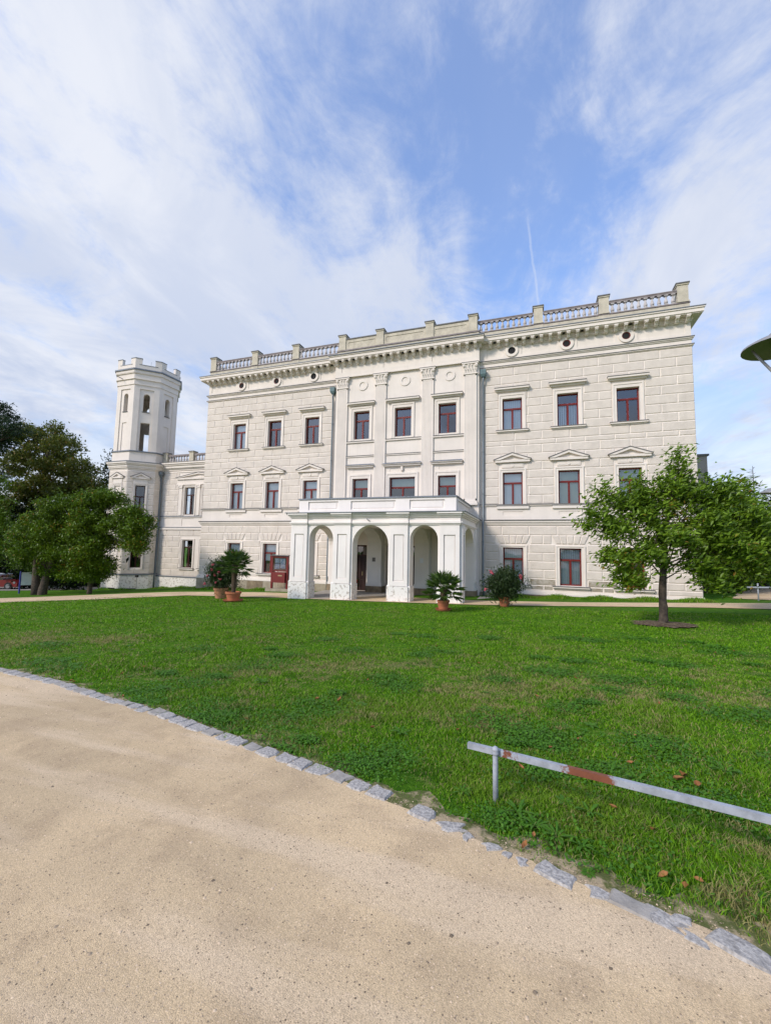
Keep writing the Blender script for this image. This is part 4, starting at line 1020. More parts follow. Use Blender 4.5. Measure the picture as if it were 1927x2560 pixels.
for i in (0, 1):
    M_, L = face_M(i, TB); Mc = M_ @ Matrix.Translation((L/2, 0, 0))
    surround(TWR, Mc, .38, 4.3, 6.8, w_=.15, top=.14); surround(TWR, Mc, .40, -.4, 2.03, w_=.16, top=.14); pediment(TWR, Mc, .76, 7.38, 7.50, 7.88, pr=.18)
    mb = MB(); mb.M = Mc; mb.box(-.52, -.05, 6.96, .52, 0, 7.36); mb.build('lintel', 'plaster', TWR)
    if i == 0: ledge(TWR, Mc, .34, -.36, -.27, .10, 'window_sill', steps=1)
for i in (0, 1, 2, 7):
    M_, L = face_M(i, TB)
    for zj, par in (([8.05, 7.50, 7.02, 6.54, 6.06, 5.58, 5.10, 4.62, 4.24], 0), ([3.0, 2.5, 2.02, 1.54, 1.06, .58, .10, -.36, -.80], 1)):
        for r_ in range(len(zj)-1):
            zm = (zj[r_]+zj[r_+1])/2; runs = [(-.02, L+.02)]
            if i in (0, 1):
                if (4.3 < zm < 7.45) or (-.4 < zm < 2.2): runs = cut(runs, L/2-.565, L/2+.565)
                elif zm < -.4: runs = [(-.02, L*.5), (L*.5, L+.02)]
                elif 2.2 < zm < 3.1: runs = [(-.02, L*(.4 if r_ % 2 else .6)), (L*(.4 if r_ % 2 else .6), L+.02)]
            else: runs = [(-.02, L*(.4 if r_ % 2 else .6)), (L*(.4 if r_ % 2 else .6), L+.02)]
            for a, b_ in runs: block_obj(TWR, M_, a, b_, zj[r_+1], zj[r_])
oct_ring('string_course', [(3.02, 3.20, TB+.10)], 'plaster', (3.20, 3.26, TB+.13)); oct_ring('sill_course', [(4.10, 4.16, TB+.07)], 'plaster', (4.16, 4.22, TB+.09))
oct_ring('plinth', [(-3.0, -.90, TB+.09)], 'peeling_paint', (-.90, -.80, TB+.13))
oct_ring('cornice', [(8.15, 8.27, TB+.03), (8.27, 8.37, TB+.12), (8.37, 8.55, TB+.16), (8.55, 8.66, TB+.24), (8.66, 8.80, TB+.32)], 'plaster', (8.80, 8.86, TB+.35))
oct_ring('upper_base', [(8.86, 9.74, TA+.05)], 'plaster', (9.74, 9.84, TA+.13))
# belfry: open arches through thick walls
mb = MB()
for i in range(8):
    M_, L = face_M(i, TA); mb.M = M_; c = L/2
    diag = i % 2 == 1
    hw = .25
    op = [(c-hw, c+hw, 13.40, 15.02, .24, .42)]
    op += [(c-.36, c+.36, 9.84, 12.40, 0, .42)] if i in (1, 5) else [(c-.27, c+.27, 9.90, 12.40, 0, .06, True)]
    panel_wall(mb, 0, L, 9.84, 15.75, op, y=.08, thick=.34, back=True)
    for a, b_ in ((0, .44), (L-.44, L)): mb.box(a, 0, 9.84, b_, .08, 15.75)
    mb.box(.44, 0, 15.40, L-.44, .08, 15.75)
mb.M = None
mb.build('belfry_wall', 'plaster', TWR)
mb = MB(); mb.prismz(octo(TA-.45), 9.80, 9.86); mb.prismz(octo(TA-.45), 15.9, 16.0); mb.build('belfry_floor', 'plaster', TWR)
for i in (7, 0, 1, 2):
    M_, L = face_M(i, TA); mb = MB(); mb.M = M_; c = L/2; mb.box(c-.29, .03, 13.33, c+.29, .2, 13.40); mb.build('arch_sill', 'old_zinc', TWR)
oct_ring('frieze', [(15.75, 16.22, TA+.06), (16.22, 16.28, TA+.16), (16.28, 16.72, TA+.12), (16.72, 16.78, TA+.20), (16.78, 17.02, TA+.22)], 'plaster', (17.02, 17.14, TA+.30))
# battlements: wall ring and merlons wrapping the corners
mb = MB(); PA = TA+.10
for i in range(8):
    M_, L = face_M(i, PA); mb.M = M_; mb.box(0, 0, 17.10, L, .25, 17.55, 0); mb.box(.3, -.02, 17.55, L-.3, .27, 17.59, 1)
mb.M = None; mb.build('parapet', ['plaster', 'zinc'], TWR)
for i in range(8):
    mb = MB()
    for (fi, side) in ((i, 0), ((i-1) % 8, 1)):
        M_, L = face_M(fi, PA); mb.M = M_; a, b_ = (0, .52) if side == 0 else (L-.52, L)
        mb.box(a, 0, 17.55, b_, .25, 18.10, 0); mb.box(a-.02, -.03, 18.10, b_+.02, .28, 18.15, 1)
    mb.M = None; mb.build('merlon', ['plaster', 'zinc'], TWR)
mb = MB(); mb.tube([(TX, TY, 17.2), (TX, TY, 18.9)], .012, 5); mb.build('lightning_rod', 'zinc', TWR)
mb = MB(); M_, L = face_M(0, TA+.12); mb.M = M_; mb.tube([(.75, .1, 16.30), (.6, -.55, 16.42)], .03, 6); mb.M = None; mb.build('flag_bracket', 'zinc', TWR)
# cellar vents in the plinth
for i, s0_ in ((0, .95), (1, .5)):
    M_, L = face_M(i, TB+.09); mb = MB(); mb.M = M_; mb.box(s0_, -.02, -2.3, s0_+.75, .03, -1.98 if i == 0 else -2.02); mb.M = None; mb.build('cellar_vent', 'room_dark', TWR)

# floodlight by the tower, annex behind the palace
fx, fy = -24.0, 2.05; fz = H(fx, fy)
FL = thing('floodlight', 'small black floodlight on thin pole in front of the tower plinth', 'floodlight', (fx, fy, fz))
mb = MB(); mb.tube([(fx, fy, fz), (fx, fy, fz+1.05)], .02, 6); mb.build('pole', 'lamp_metal', FL)
mb = MB(); mb.box(fx-.12, fy-.1, fz+1.0, fx+.12, fy+.06, fz+1.18); mb.build('lamp_head', 'car_black', FL)
AX = thing('annex', 'grey rendered annex block just visible behind the right corner of the palace', 'building', (17.0, 10, -.6))
mb = MB(); mb.box(15.62, 8, -1.2, 18.6, 14, 8.3); mb.build('wall', 'annex_grey', AX)
mb = MB(); mb.box(15.62, 7.9, 8.3, 18.7, 14.1, 8.42); mb.build('roof', 'old_zinc', AX)
mb = MB(); mb.box(17.9, 7.93, 2, 17.96, 7.99, 8.3); mb.build('downpipe', 'pipe_zinc', AX)

# ------------------------------------------------------------------ notice board
NB = thing('notice_board', 'red notice board with glazed poster case and letter box beside the portico', 'notice board', (-8.1, -.95, -1.2))
z0_ = H(-8.1, -.95)
mb = MB()
for X_ in (-8.68, -7.52): mb.box(X_-.06, -1.0, z0_-.05, X_+.06, -.88, 1.12)
mb.build('post', 'board_red', NB)
mb = MB(); mb.box(-8.62, -.98, .10, -7.58, -.90, .18); mb.box(-8.62, -.98, 1.0, -7.58, -.90, 1.12); mb.box(-8.62, -.93, .18, -7.58, -.89, 1.0); mb.build('case', 'board_red', NB)
mb = MB(); mb.box(-8.78, -1.08, 1.12, -7.42, -.80, 1.18); mb.build('board_roof', 'old_zinc', NB)
for i, (a, b_, c, d_) in enumerate(((-8.50, .26, -8.12, .62), (-8.08, .30, -7.70, .95), (-8.50, .66, -8.12, .95))):
    mb = MB(); mb.box(a, -.945, b_, c, -.935, d_); mb.build('poster', 'poster', NB)
mb = MB(); mb.add([(-8.62, -.97, .18), (-7.58, -.97, .18), (-7.58, -.97, 1.0), (-8.62, -.97, 1.0)], [(0, 1, 2, 3)]); mb.build('pane', 'glass', NB)
mb = MB(); mb.box(-8.60, -1.12, -.62, -7.60, -.90, .06); lb = mb.build('letter_box', 'board_red', NB)
mb = MB(); mb.box(-8.1, -1.14, -.20, -7.8, -1.12, -.12); mb.build('letter_slot', 'brass', lb)
mb = MB(); mb.box(-9.0, -1.2, -1.5, -7.2, -.3, -1.02); mb.build('board_step', 'plinth_stone', NB)

# ------------------------------------------------------------------ foliage builders
def leaf_cloud(name, clusters, n, size, matn, parent=None, flat=.35, droop=.0, wind=None, kind='quad', aspect=.42, seed=1, shell=.55):
    """leaves spread in ellipsoid clusters: (cx,cy,cz,rx,ry,rz,weight)"""
    rg = np.random.default_rng(seed); C = np.array(clusters, float); wts = C[:, 3]*C[:, 4]*C[:, 5]*C[:, 6]; wts /= wts.sum()
    k = rg.choice(len(C), n, p=wts); u = rg.normal(size=(n, 3)); u /= np.linalg.norm(u, axis=1)[:, None]
    r = rg.random(n)**(1/3.); r = shell*(.72+.32*r)+(1-shell)*r; lump = 1+.22*np.sin(u[:, 0]*7+k*2.1)*np.cos(u[:, 2]*6+k)+.12*np.sin(u[:, 1]*13+k)
    P_ = C[k, :3]+u*(r*lump)[:, None]*C[k, 3:6]
    # twig grouping: pull leaves towards random twig points
    nt_ = max(n//14, 1); tw = P_[rg.integers(0, n, nt_)]; grp = rg.integers(0, nt_, n)
    P_ = np.where(rg.random(n)[:, None] < .72, tw[grp]+rg.normal(size=(n, 3))*size*1.15*np.array([1, 1, .75]), P_)
    d_ = u*.7+rg.normal(size=(n, 3))*.55; d_[:, 2] += .15-droop
    if wind is not None: d_ = d_*.55+np.array(wind)[None, :]
    d_ /= np.linalg.norm(d_, axis=1)[:, None]
    nrm = rg.normal(size=(n, 3))*flat+np.array([0, 0, 1.]); s_ = np.cross(d_, nrm); s_ /= np.linalg.norm(s_, axis=1)[:, None]+1e-9
    nn = np.cross(s_, d_); L = size*(.65+.7*rg.random(n)); 
    a = P_-d_*L[:, None]*.5; t_ = P_+d_*L[:, None]*.5-nn*L[:, None]*.12; w_ = (L*aspect)[:, None]*.5; up_ = nn*L[:, None]*.07
    l = P_-s_*w_+up_; q_ = P_+s_*w_+up_
    V = np.stack([a, q_, t_, l], 1).reshape(-1, 3); i = np.arange(n)*4
    F = np.stack([np.stack([i, i+1, i+2], 1), np.stack([i, i+2, i+3], 1)], 1).reshape(-1, 3)
    me = tri_mesh(name, V, F, [matn]); return link(name, me, parent)
def lobes(cl, seed, k=8, f=.46, sq=.88):
    rr = random.Random(seed); out_ = []
    for c in cl:
        c = (c[0], c[1], c[2], c[3]*sq, c[4]*sq, c[5]*sq)+tuple(c[6:])
        out_.append((c[0], c[1], c[2], c[3]*.62, c[4]*.62, c[5]*.62, .5))
        for i in range(k):
            an = i*2.4+rr.uniform(-.4, .4); zz_ = -0.75+1.7*(i+.5)/k; h_ = math.sqrt(max(0, 1-min(1, zz_*zz_)))
            q_ = f*rr.uniform(.75, 1.2)
            out_.append((c[0]+c[3]*.78*h_*math.cos(an), c[1]+c[4]*.78*h_*math.sin(an), c[2]+c[5]*.80*zz_, c[3]*q_, c[4]*q_, c[5]*q_*.8, 1.6))
    return out_
def tree(name, label, cat, base, trunk_pts, trunk_r, clusters, n, size, leafm, barkm='bark', group=None, limbs=True, seed=1, lumps=0, **kw):
    T_ = thing(name, label, cat, base, group)
    rt_ = random.Random(seed+90); tp_, tr_ = [], []
    for i_ in range(len(trunk_pts)-1):
        for f_ in (0, .25, .5, .75):
            p_ = Vector(trunk_pts[i_]).lerp(Vector(trunk_pts[i_+1]), f_); r0_ = trunk_r[i_]*(1-f_)+trunk_r[i_+1]*f_
            tp_.append(p_+Vector((rt_.uniform(-1, 1), rt_.uniform(-1, 1), 0))*r0_*.16); tr_.append(r0_*rt_.uniform(.92, 1.10))
    tp_.append(Vector(trunk_pts[-1])); tr_.append(trunk_r[-1])
    mb = MB(); mb.tube(tp_, tr_, 12); mb.build('trunk', barkm, T_, smooth=True)
    if limbs:
        rr = random.Random(seed)
        for c in clusters:
            zf = rr.uniform(.45, .95); i = zf*(len(trunk_pts)-1); a = Vector(trunk_pts[int(i)]).lerp(Vector(trunk_pts[min(int(i)+1, len(trunk_pts)-1)]), i-int(i))
            e_ = Vector(c[:3]); m_ = a.lerp(e_, .5)+Vector((rr.uniform(-.1, .1), rr.uniform(-.1, .1), .15))*(e_-a).length*.5
            r0 = trunk_r[-1]*.8
            mb = MB(); mb.tube([a, a.lerp(m_, .55), m_, e_], [r0, r0*.75, r0*.5, r0*.15], 6)
            for _ in range(4):
                f = rr.uniform(.2, .9); p = m_.lerp(e_, f); q_ = e_+Vector((rr.uniform(-1, 1)*c[3], rr.uniform(-1, 1)*c[4], rr.uniform(-.6, 1)*c[5]))*.8
                mb.tube([p, p.lerp(q_, .5)+Vector((0, 0, .05)), q_], [r0*.3, r0*.2, r0*.06], 5)
            mb.build('branch', barkm, T_, smooth=True)
    leaf_cloud('crown', lobes(clusters, seed, lumps, f=.40) if lumps else clusters, n, size, leafm, T_, seed=seed, **kw)
    return T_

# foreground young tree, blown by the wind
bx_, by_ = 11.38, -10.6; bz_ = H(bx_, by_)
cl = [(10.0, -10.6, 3.35, .50, .6, .42, 1.1), (9.75, -10.6, 2.70, .55, .6, .45, 1.3), (10.35, -10.9, 2.35, .6, .7, .5, 1), (10.85, -10.5, 3.45, .45, .6, .55, 1.0), (10.9, -10.6, 2.9, .6, .8, .5, 1.1),
      (11.95, -10.6, 4.35, .30, .4, .60, 1.1), (11.75, -10.6, 3.65, .55, .7, .5, 1.1), (11.4, -10.5, 3.1, .6, .8, .5, 1.), (12.4, -10.5, 3.5, .6, .8, .5, 1.1), (13.1, -10.4, 3.55, .55, .7, .42, 1.),
      (13.55, -10.3, 3.75, .28, .4, .35, .9), (12.6, -10.5, 2.7, .8, .9, .6, 1.1), (13.5, -10.4, 2.85, .7, .8, .5, 1.), (11.6, -10.9, 2.2, .8, .9, .5, 1.1), (10.25, -10.7, 1.55, .55, .7, .42, 1.1), (10.5, -10.8, .95, .5, .6, .5, 1.3),
      (11.0, -11.1, 1.65, .6, .7, .45, 1.), (12.35, -10.8, 1.45, .55, .7, .5, 1.1), (12.65, -10.6, .95, .5, .6, .48, 1.2), (13.3, -10.5, 1.85, .7, .8, .45, 1.), (14.0, -10.4, 2.2, .55, .7, .40, 1.), (14.3, -10.2, 1.75, .5, .6, .35, .8), (9.95, -10.6, 3.75, .16, .2, .35, 2), (10.95, -10.6, 3.95, .17, .2, .38, 2), (10.75, -10.6, 3.9, .15, .2, .25, 2), (12.0, -10.6, 4.85, .16, .2, .28, 2.5), (12.65, -10.5, 3.98, .18, .2, .26, 2), (9.45, -10.6, 2.5, .25, .3, .28, 2), (12.9, -10.6, 2.1, .8, .8, .5, 1.)]
tree('young_tree', 'young broadleaf tree with windblown leaves standing on the right of the lawn', 'tree', (bx_, by_, bz_),
     [(bx_, by_, bz_-.1), (bx_+.01, by_, bz_+.15), (bx_+.02, by_, bz_+.9), (bx_+.06, by_, bz_+1.7), (bx_+.16, by_, bz_+2.8), (bx_+.35, by_, bz_+3.9)], [.17, .115, .10, .085, .06, .03], cl, 21000, .155, 'leaf_young', 'bark', seed=3, wind=(.62, .1, .30), flat=.9, aspect=.38, shell=.45, lumps=5)
mb = MB(); n = 40
vs = [(bx_+(.80+.10*math.sin(i*2.3)+.08*math.sin(i*.9))*math.cos(2*PI*i/n), by_+(.85+.12*math.sin(i*1.7))*math.sin(2*PI*i/n), 0) for i in range(n)]
vs = [(a, b_, H(a, b_)+.035) for a, b_, _ in vs]+[(bx_, by_, H(bx_, by_)+.07)]
mb.add(vs, [(i, (i+1) % n, n) for i in range(n)]); mb.build('mulch_ring', 'mulch')['kind'] = 'structure'
# the same kind behind it at the frame edge
cl = [(17.0, -5.5, 1.7, 1.0, 1.0, .6, 1), (15.9, -5.6, 2.6, .8, 1., .7, 1), (17.6, -5.5, 1.4, .9, 1, .6, 1), (16.2, -5.6, 1.3, .9, 1, .55, 1), (15.2, -5.5, 3.6, .6, .8, .6, 1), (17.8, -5.5, 1.5, .8, 1, .5, 1), (15.3, -5.4, 2.2, .9, .9, .8, 1)]
tree('young_tree', 'second broadleaf tree close behind the windblown one, reaching out of the right edge', 'tree', (16.6, -5.5, H(16.6, -5.5)), [(16.6, -5.5, -.5), (16.6, -5.5, .8), (16.6, -5.5, 2.2)], [.14, .1, .06], cl, 16000, .17, 'leaf_young', 'bark', seed=5, wind=(.5, .1, .1), flat=.9, shell=.35)
# trees right behind
for j, (X_, Y_, zt, r_, lb, mt) in enumerate(((20.3, 11, 6.2, 2.4, 'round dark green tree beyond the right corner of the palace', 'leaf_dark'), (23.2, 13, 5.6, 2.2, 'dark tree behind the far street lamp at the right edge', 'leaf_dark'), (19.0, 7.5, 4.6, 1.6, 'low green tree directly behind the windblown young tree', 'leaf_magnolia'), (26.5, 15, 6.0, 2.6, 'farthest dark tree at the right edge beyond the path', 'leaf_dark'))):
    b0 = H(X_, Y_); cl = [(X_, Y_, zt-r_*.8, r_, r_, r_*.8, 1), (X_-r_*.5, Y_, zt-r_*1.5, r_*.8, r_, r_*.7, 1), (X_+r_*.5, Y_, zt-r_*1.6, r_*.8, r_, r_*.7, 1), (X_, Y_-.5, b0+1.2, r_*.9, r_*.8, 1.0, 1)]
    tree('broadleaf_tree', lb, 'tree', (X_, Y_, b0), [(X_, Y_, b0-.2), (X_, Y_, b0+2), (X_, Y_, zt-r_)], [.22, .18, .08], cl, 9000, .26, mt, seed=20+j, group=None)
# bare conifer tops
for j, (X_, Y_, zt, lb) in enumerate(((22.6, 12.0, 8.2, 'bare spiky conifer top left of the far street lamp'), (24.9, 12.5, 8.3, 'bare conifer top right at the frame edge'))):
    b0 = H(X_, Y_); T_ = thing('bare_conifer', lb, 'tree', (X_, Y_, b0)); mb = MB(); mb.tube([(X_, Y_, b0), (X_, Y_, zt)], [.12, .012], 6); mb.build('trunk', 'bark', T_)
    rr = random.Random(j); mb = MB()
    for k in range(44):
        z_ = zt-.15-(k/44.)*3.4; an = rr.uniform(0, 2*PI); L = .12+(zt-z_)*.28; mb.tube([(X_, Y_, z_), (X_+L*math.cos(an), Y_+L*math.sin(an), z_+L*.25)], [.018, .006], 4)
    mb.build('branch', 'bark', T_)

# left side: two magnolias in front of the tower, the chestnut, far trees and dark wood
cl = [(-26.3, -4.7, 1.9, 1.3, 1.6, .9, 1), (-25.0, -4.9, 3.0, 1.4, 1.6, .9, 1), (-23.6, -4.9, 3.9, 1.5, 1.6, 1.0, 1), (-23.5, -5.2, 2.4, 1.5, 1.6, 1., 1), (-25.0, -5.2, 1.2, 1.5, 1.5, .8, 1), (-22.3, -4.7, 1.3, 1.4, 1.5, .8, 1), (-22.2, -4.8, 4.5, 1.2, 1.4, .7, 1), (-23.6, -4.6, .9, 1.3, 1.4, .7, 1), (-26.9, -4.6, .7, .8, 1.2, .6, .8), (-24.6, -4.0, -.2, 1.7, 1.2, .8, 1), (-22.4, -4.2, -.3, 1.4, 1.2, .9, 1), (-27.4, -4.2, 2.2, 1.3, 1.4, 1.1, 1), (-27.6, -4.0, .2, 1.1, 1.2, .9, 1)]
bz_ = H(-25.2, -4.7)
T_ = tree('magnolia_tree', 'wide low green tree with twin trunks left of the tower', 'tree', (-25.2, -4.7, bz_), [(-25.0, -4.7, bz_-.2), (-24.8, -4.7, bz_+.8), (-24.2, -4.7, bz_+2.2), (-23.8, -4.7, bz_+4.2)], [.30, .22, .18, .10], cl, 46000, .17, 'leaf_magnolia', 'bark', seed=31, flat=.5, shell=.75, lumps=9)
mb = MB(); mb.tube([(-25.5, -4.7, bz_-.2), (-25.7, -4.7, bz_+.9), (-26.0, -4.7, bz_+3.2)], [.34, .24, .1], 9); mb.build('trunk', 'bark', T_, smooth=True)
cl = [(-20.4, -4.6, 4.6, 1.4, 1.5, .8, 1), (-18.9, -4.6, 4.7, .9, 1.2, .55, 1), (-20.2, -5.0, 3.2, 1.2, 1.5, .9, 1), (-17.4, -4.5, 3.6, .9, 1.2, .75, 1.1), (-16.5, -4.4, 2.9, .75, 1.1, .7, 1.1), (-17.2, -4.5, 2.4, .9, 1.1, .7, 1.), (-16.6, -4.4, 1.9, .6, .9, .5, 1.), (-19.8, -4.8, 1.6, 1.2, 1.4, .8, 1.), (-20.4, -5.1, .8, 1.1, 1.3, .7, 1.), (-18.4, -4.5, 2.9, .9, 1.2, .7, .8), (-21.3, -4.8, 2.2, 1.2, 1.4, .9, 1), (-20.6, -4.4, -.3, 1.1, 1.2, .8, 1), (-19.6, -4.4, .3, .8, 1.0, .6, 1), (-17.0, -4.4, 1.6, .9, 1.0, .6, 1)]
bz_ = H(-20.9, -4.3)
tree('magnolia_tree', 'green tree reaching in front of the tower with its right branches', 'tree', (-20.9, -4.3, bz_), [(-20.9, -4.3, bz_-.2), (-20.8, -4.3, bz_+1.5), (-20.3, -4.4, bz_+3.2), (-19.8, -4.5, bz_+4.8)], [.16, .13, .10, .06], cl, 42000, .17, 'leaf_magnolia', 'bark', seed=32, flat=.5, shell=.75, lumps=9)
cl = [(-50, 8, 14.2, 2.6, 2.6, 1.8, 1), (-46.5, 8, 14.3, 2.8, 2.6, 1.7, 1), (-43.6, 8, 12.6, 2.3, 2.6, 1.6, 1), (-48, 8, 11.8, 3.4, 3, 2., .8), (-44, 8, 10.5, 3, 3, 1.8, .8), (-41.3, 8, 10.0, 2.4, 2.6, 1.6, 1), (-51.5, 8, 11, 2.6, 2.6, 2, .8), (-47, 8, 8, 3.6, 3, 1.8, .7), (-41.5, 8, 7.5, 3.2, 3, 2.0, .8), (-38.8, 8, 8.0, 1.8, 2.4, 1.5, .9), (-50, 8, 6, 3, 3, 2, .7)]
bz_ = H(-46.5, 8)
tree('chestnut_tree', 'tall chestnut tree with yellowing airy crown behind the low trees at left', 'tree', (-46.5, 8, bz_), [(-46.5, 8, bz_-.3), (-46.6, 8, 3), (-46.3, 8, 8), (-46.0, 8, 12.5)], [.75, .62, .42, .15], cl, 34000, .30, 'leaf_chestnut', 'bark', seed=33, flat=1.0, shell=.5, aspect=.5, lumps=7)
cl = [(-42.2, 0, 14.2, 2.4, 2.4, 1.5, 1), (-39.6, 0, 12.6, 1.5, 2., 1.2, 1), (-41.8, 0, 11.2, 2.4, 2.2, 1.4, 1), (-38.4, 0, 12.2, .9, 1.6, .8, 1), (-45, 0, 12, 3, 3, 3, 1), (-45, 0, 8, 3.5, 3, 3, 1)]
bz_ = H(-45, 0)
tree('dark_tree', 'tall dark tree crown reaching in from the left edge of the picture', 'tree', (-45, 0, bz_), [(-45, 0, bz_-.3), (-45, 0, 6), (-44, 0, 12)], [.6, .45, .15], cl, 30000, .24, 'leaf_dark', 'bark', seed=34, flat=1., shell=.5, lumps=7)
cl = [(-42.2, 14, 10.8, 1.5, 2, 1.8, 1), (-41, 14, 12.0, 1.4, 2, 1.6, 1), (-40, 14, 9, 2.5, 2.5, 2, 1), (-43, 14, 8, 2.5, 2.5, 2, 1)]
tree('dark_tree', 'dark tree peeking out directly left of the tower', 'tree', (-41.3, 14, -2.6), [(-41.3, 14, -3), (-41.3, 14, 9)], [.4, .15], cl, 7000, .34, 'leaf_dark', 'bark', seed=35, flat=1., shell=.4)
cl = [(-39.5, -1.2, 4.0, 2.6, 2, 2.2, 1), (-37.6, -1.5, 2.4, 2.0, 2, 1.8, 1), (-40.5, -1.0, 6.8, 2.2, 2, 1.5, 1), (-37.0, -1.5, .9, 2.0, 1.5, 1.2, 1)]
tree('green_tree', 'mid green tree at the left edge above the red car', 'tree', (-39.5, -1.2, -2.5), [(-39.5, -1.2, -2.8), (-39.5, -1.2, 4)], [.3, .12], cl, 12000, .26, 'leaf_magnolia', 'bark', seed=36, flat=.8, shell=.5)
cl = []
rr = random.Random(2)
for i in range(12): X_ = -40+i*1.25; cl.append((X_, 3.4+rr.uniform(-.2, .3), -.4, 1.1, .8, 2.2+rr.uniform(-.3, .5), 1.5))
for i in range(7): cl.append((-33.8+i*.9, -.2+rr.uniform(-.2, .2), -.9, .8, .6, 1.2+rr.uniform(-.2, .5), 2))
for i in range(14): X_ = -62+i*2.5; cl.append((X_, 5.5+.2*(X_+62)/3+rr.uniform(-.5, .5), 1.0, 2.2, 1.6, 4.4+rr.uniform(-1, .6), 1))
cl += [(-33, 6.5, .6, 2.5, 1.2, 3.2, 1), (-30.5, 6.5, .6, 1.6, 1.2, 3.2, 1)]
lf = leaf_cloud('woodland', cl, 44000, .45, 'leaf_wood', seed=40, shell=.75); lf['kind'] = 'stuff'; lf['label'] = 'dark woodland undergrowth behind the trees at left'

# ------------------------------------------------------------------ potted plants
def pot(T_, x_, y_, z_, r_, h_, matn='terracotta', saucer=True):
    mb = MB(); mb.lathe([(r_*.72, 0), (r_*.93, h_*.80), (r_*1.04, h_*.80), (r_*1.05, h_), (r_*.92, h_), (r_*.88, h_*.86)], (x_, y_, z_+.03), 24, cap=False)
    mb.lathe([(r_*.89, 0), (r_*.905, .03)], (x_, y_, z_+h_*.55), 24, cap=False); mb.build('pot', matn, T_, smooth=False)
    mb = MB(); mb.lathe([(r_*.9, 0), (.01, .02)], (x_, y_, z_+h_*.88), 20); mb.build('soil', 'soil', T_)
    if saucer: mb = MB(); mb.lathe([(r_*1.15, 0), (r_*1.35, .07), (r_*1.28, .07), (r_*1.1, .02)], (x_, y_, z_+.01), 26); mb.build('saucer', matn, T_)
def palm(label, x_, y_, r_, hp, trunk_h, nf, R_, seed, lean=0, zlo=-.5, group='palms in terracotta pots'):
    z_ = H(x_, y_)+.02; T_ = thing('potted_palm', label, 'potted palm', (x_, y_, z_), group); pot(T_, x_, y_, z_, r_, hp)
    zt = z_+hp*.85; mb = MB(); n = 9; rr = random.Random(seed)
    mb.tube([(x_, y_, zt), (x_+.01, y_, zt+trunk_h*.5), (x_+.02, y_, zt+trunk_h)], [.10, .12, .14], 10); mb.build('trunk', 'palm_trunk', T_)
    top = Vector((x_+.02, y_, zt+trunk_h))
    for i in range(nf):
        az = i*2.399+rr.uniform(-.2, .2); el = zlo+(1.25-zlo)*(i/(nf-1))**.9+rr.uniform(-.1, .1)
        d_ = Vector((math.cos(az)*math.cos(el), math.sin(az)*math.cos(el), math.sin(el))); L = R_*rr.uniform(.42, .55)
        m_ = MB(); c0 = top-Vector((0, 0, .12))*(1-i/nf); c1 = c0+d_*L; c1.z -= .05*L
        m_.tube([c0, c0.lerp(c1, .5)+Vector((0, 0, .03)), c1], [.013, .010, .008], 5)
        side = d_.cross(Vector((0, 0, 1))).normalized(); upv = side.cross(d_).normalized()
        nl = 30
        for k in range(nl):
            a = (k/(nl-1)-.5)*R(235); ld = (d_*math.cos(a)+side*math.sin(a)+upv*rr.uniform(-.10, .25)).normalized(); Ll = R_*.52*(1-.28*abs(a)/R(117))*rr.uniform(.9, 1.08)
            wv = ld.cross(upv).normalized()*.014; m0 = c1+ld*Ll*.55+upv*.02; tp = c1+ld*Ll+Vector((0, 0, -.06*Ll-rr.uniform(0, .03)))
            m_.add([tuple(c1), tuple(m0+wv), tuple(tp), tuple(m0-wv)], [(0, 1, 2), (0, 2, 3)])
        m_.build('frond', 'leaf_palm', T_)
    return T_
palm('tall fan palm with bare trunk in terracotta pot left of the portico', -5.76, -8.4, .36, .42, 1.35, 24, 1.0, 4, zlo=-.35)
palm('low bushy fan palm in terracotta pot in front of the right portico pier', 4.47, -9.0, .235, .36, .50, 24, .92, 8, zlo=-.42)
def oleander(label, x_, y_, r_, hp, cz, rx, rz_, seed, n, fl, matn):
    z_ = H(x_, y_)+.02; T_ = thing('potted_oleander', label, 'potted shrub', (x_, y_, z_), 'flowering oleanders in terracotta pots'); pot(T_, x_, y_, z_, r_, hp, matn, False)
    rr = random.Random(seed); zt = z_+hp*.85
    for i in range(9): mb = MB(); an = rr.uniform(0, 2*PI); q_ = (x_+rx*.7*math.cos(an), y_+rx*.6*math.sin(an), cz+rr.uniform(-.2, rz_*.8)); mb.tube([(x_, y_, zt), (x_+.1*math.cos(an), y_+.1*math.sin(an), zt+.3), q_], [.018, .014, .005], 5); mb.build('stem', 'bark', T_)
    cl = [(x_+rx*.3*rr.uniform(-1, 1), y_+rx*.3*rr.uniform(-1, 1), cz+rz_*.35*rr.uniform(-1, 1), rx*rr.uniform(.55, .8), rx*rr.uniform(.5, .7), rz_*rr.uniform(.6, .85), 1) for _ in range(7)]
    leaf_cloud('foliage', cl, n, .17, 'leaf_oleander', T_, flat=1.2, aspect=.20, seed=seed, shell=.35, droop=-.5)
    for i, (dx_, dz_) in enumerate(fl):
        mb = MB()
        for k in range(7):
            an = rr.uniform(0, 2*PI); p = Vector((x_+dx_+rr.uniform(-.05, .05), y_-rx*.75+rr.uniform(-.03, .03), cz+dz_+rr.uniform(-.05, .05))); mb.lathe([(.005, -.02), (.045, .01), (.035, .025), (.004, .012)], tuple(p), 6)
        mb.build('flower_head', 'flower_pink', T_)
oleander('dark oleander shrub with pink blossom in pale pot behind the tall palm', -7.5, -7.2, .36, .52, .12, .85, .80, 6, 5200, [(-.1, .35), (.1, .1), (-.5, -.35), (.35, .25), (-.05, .62), (.2, -.25), (.45, -.1), (-.35, .05)], 'terracotta_pale')
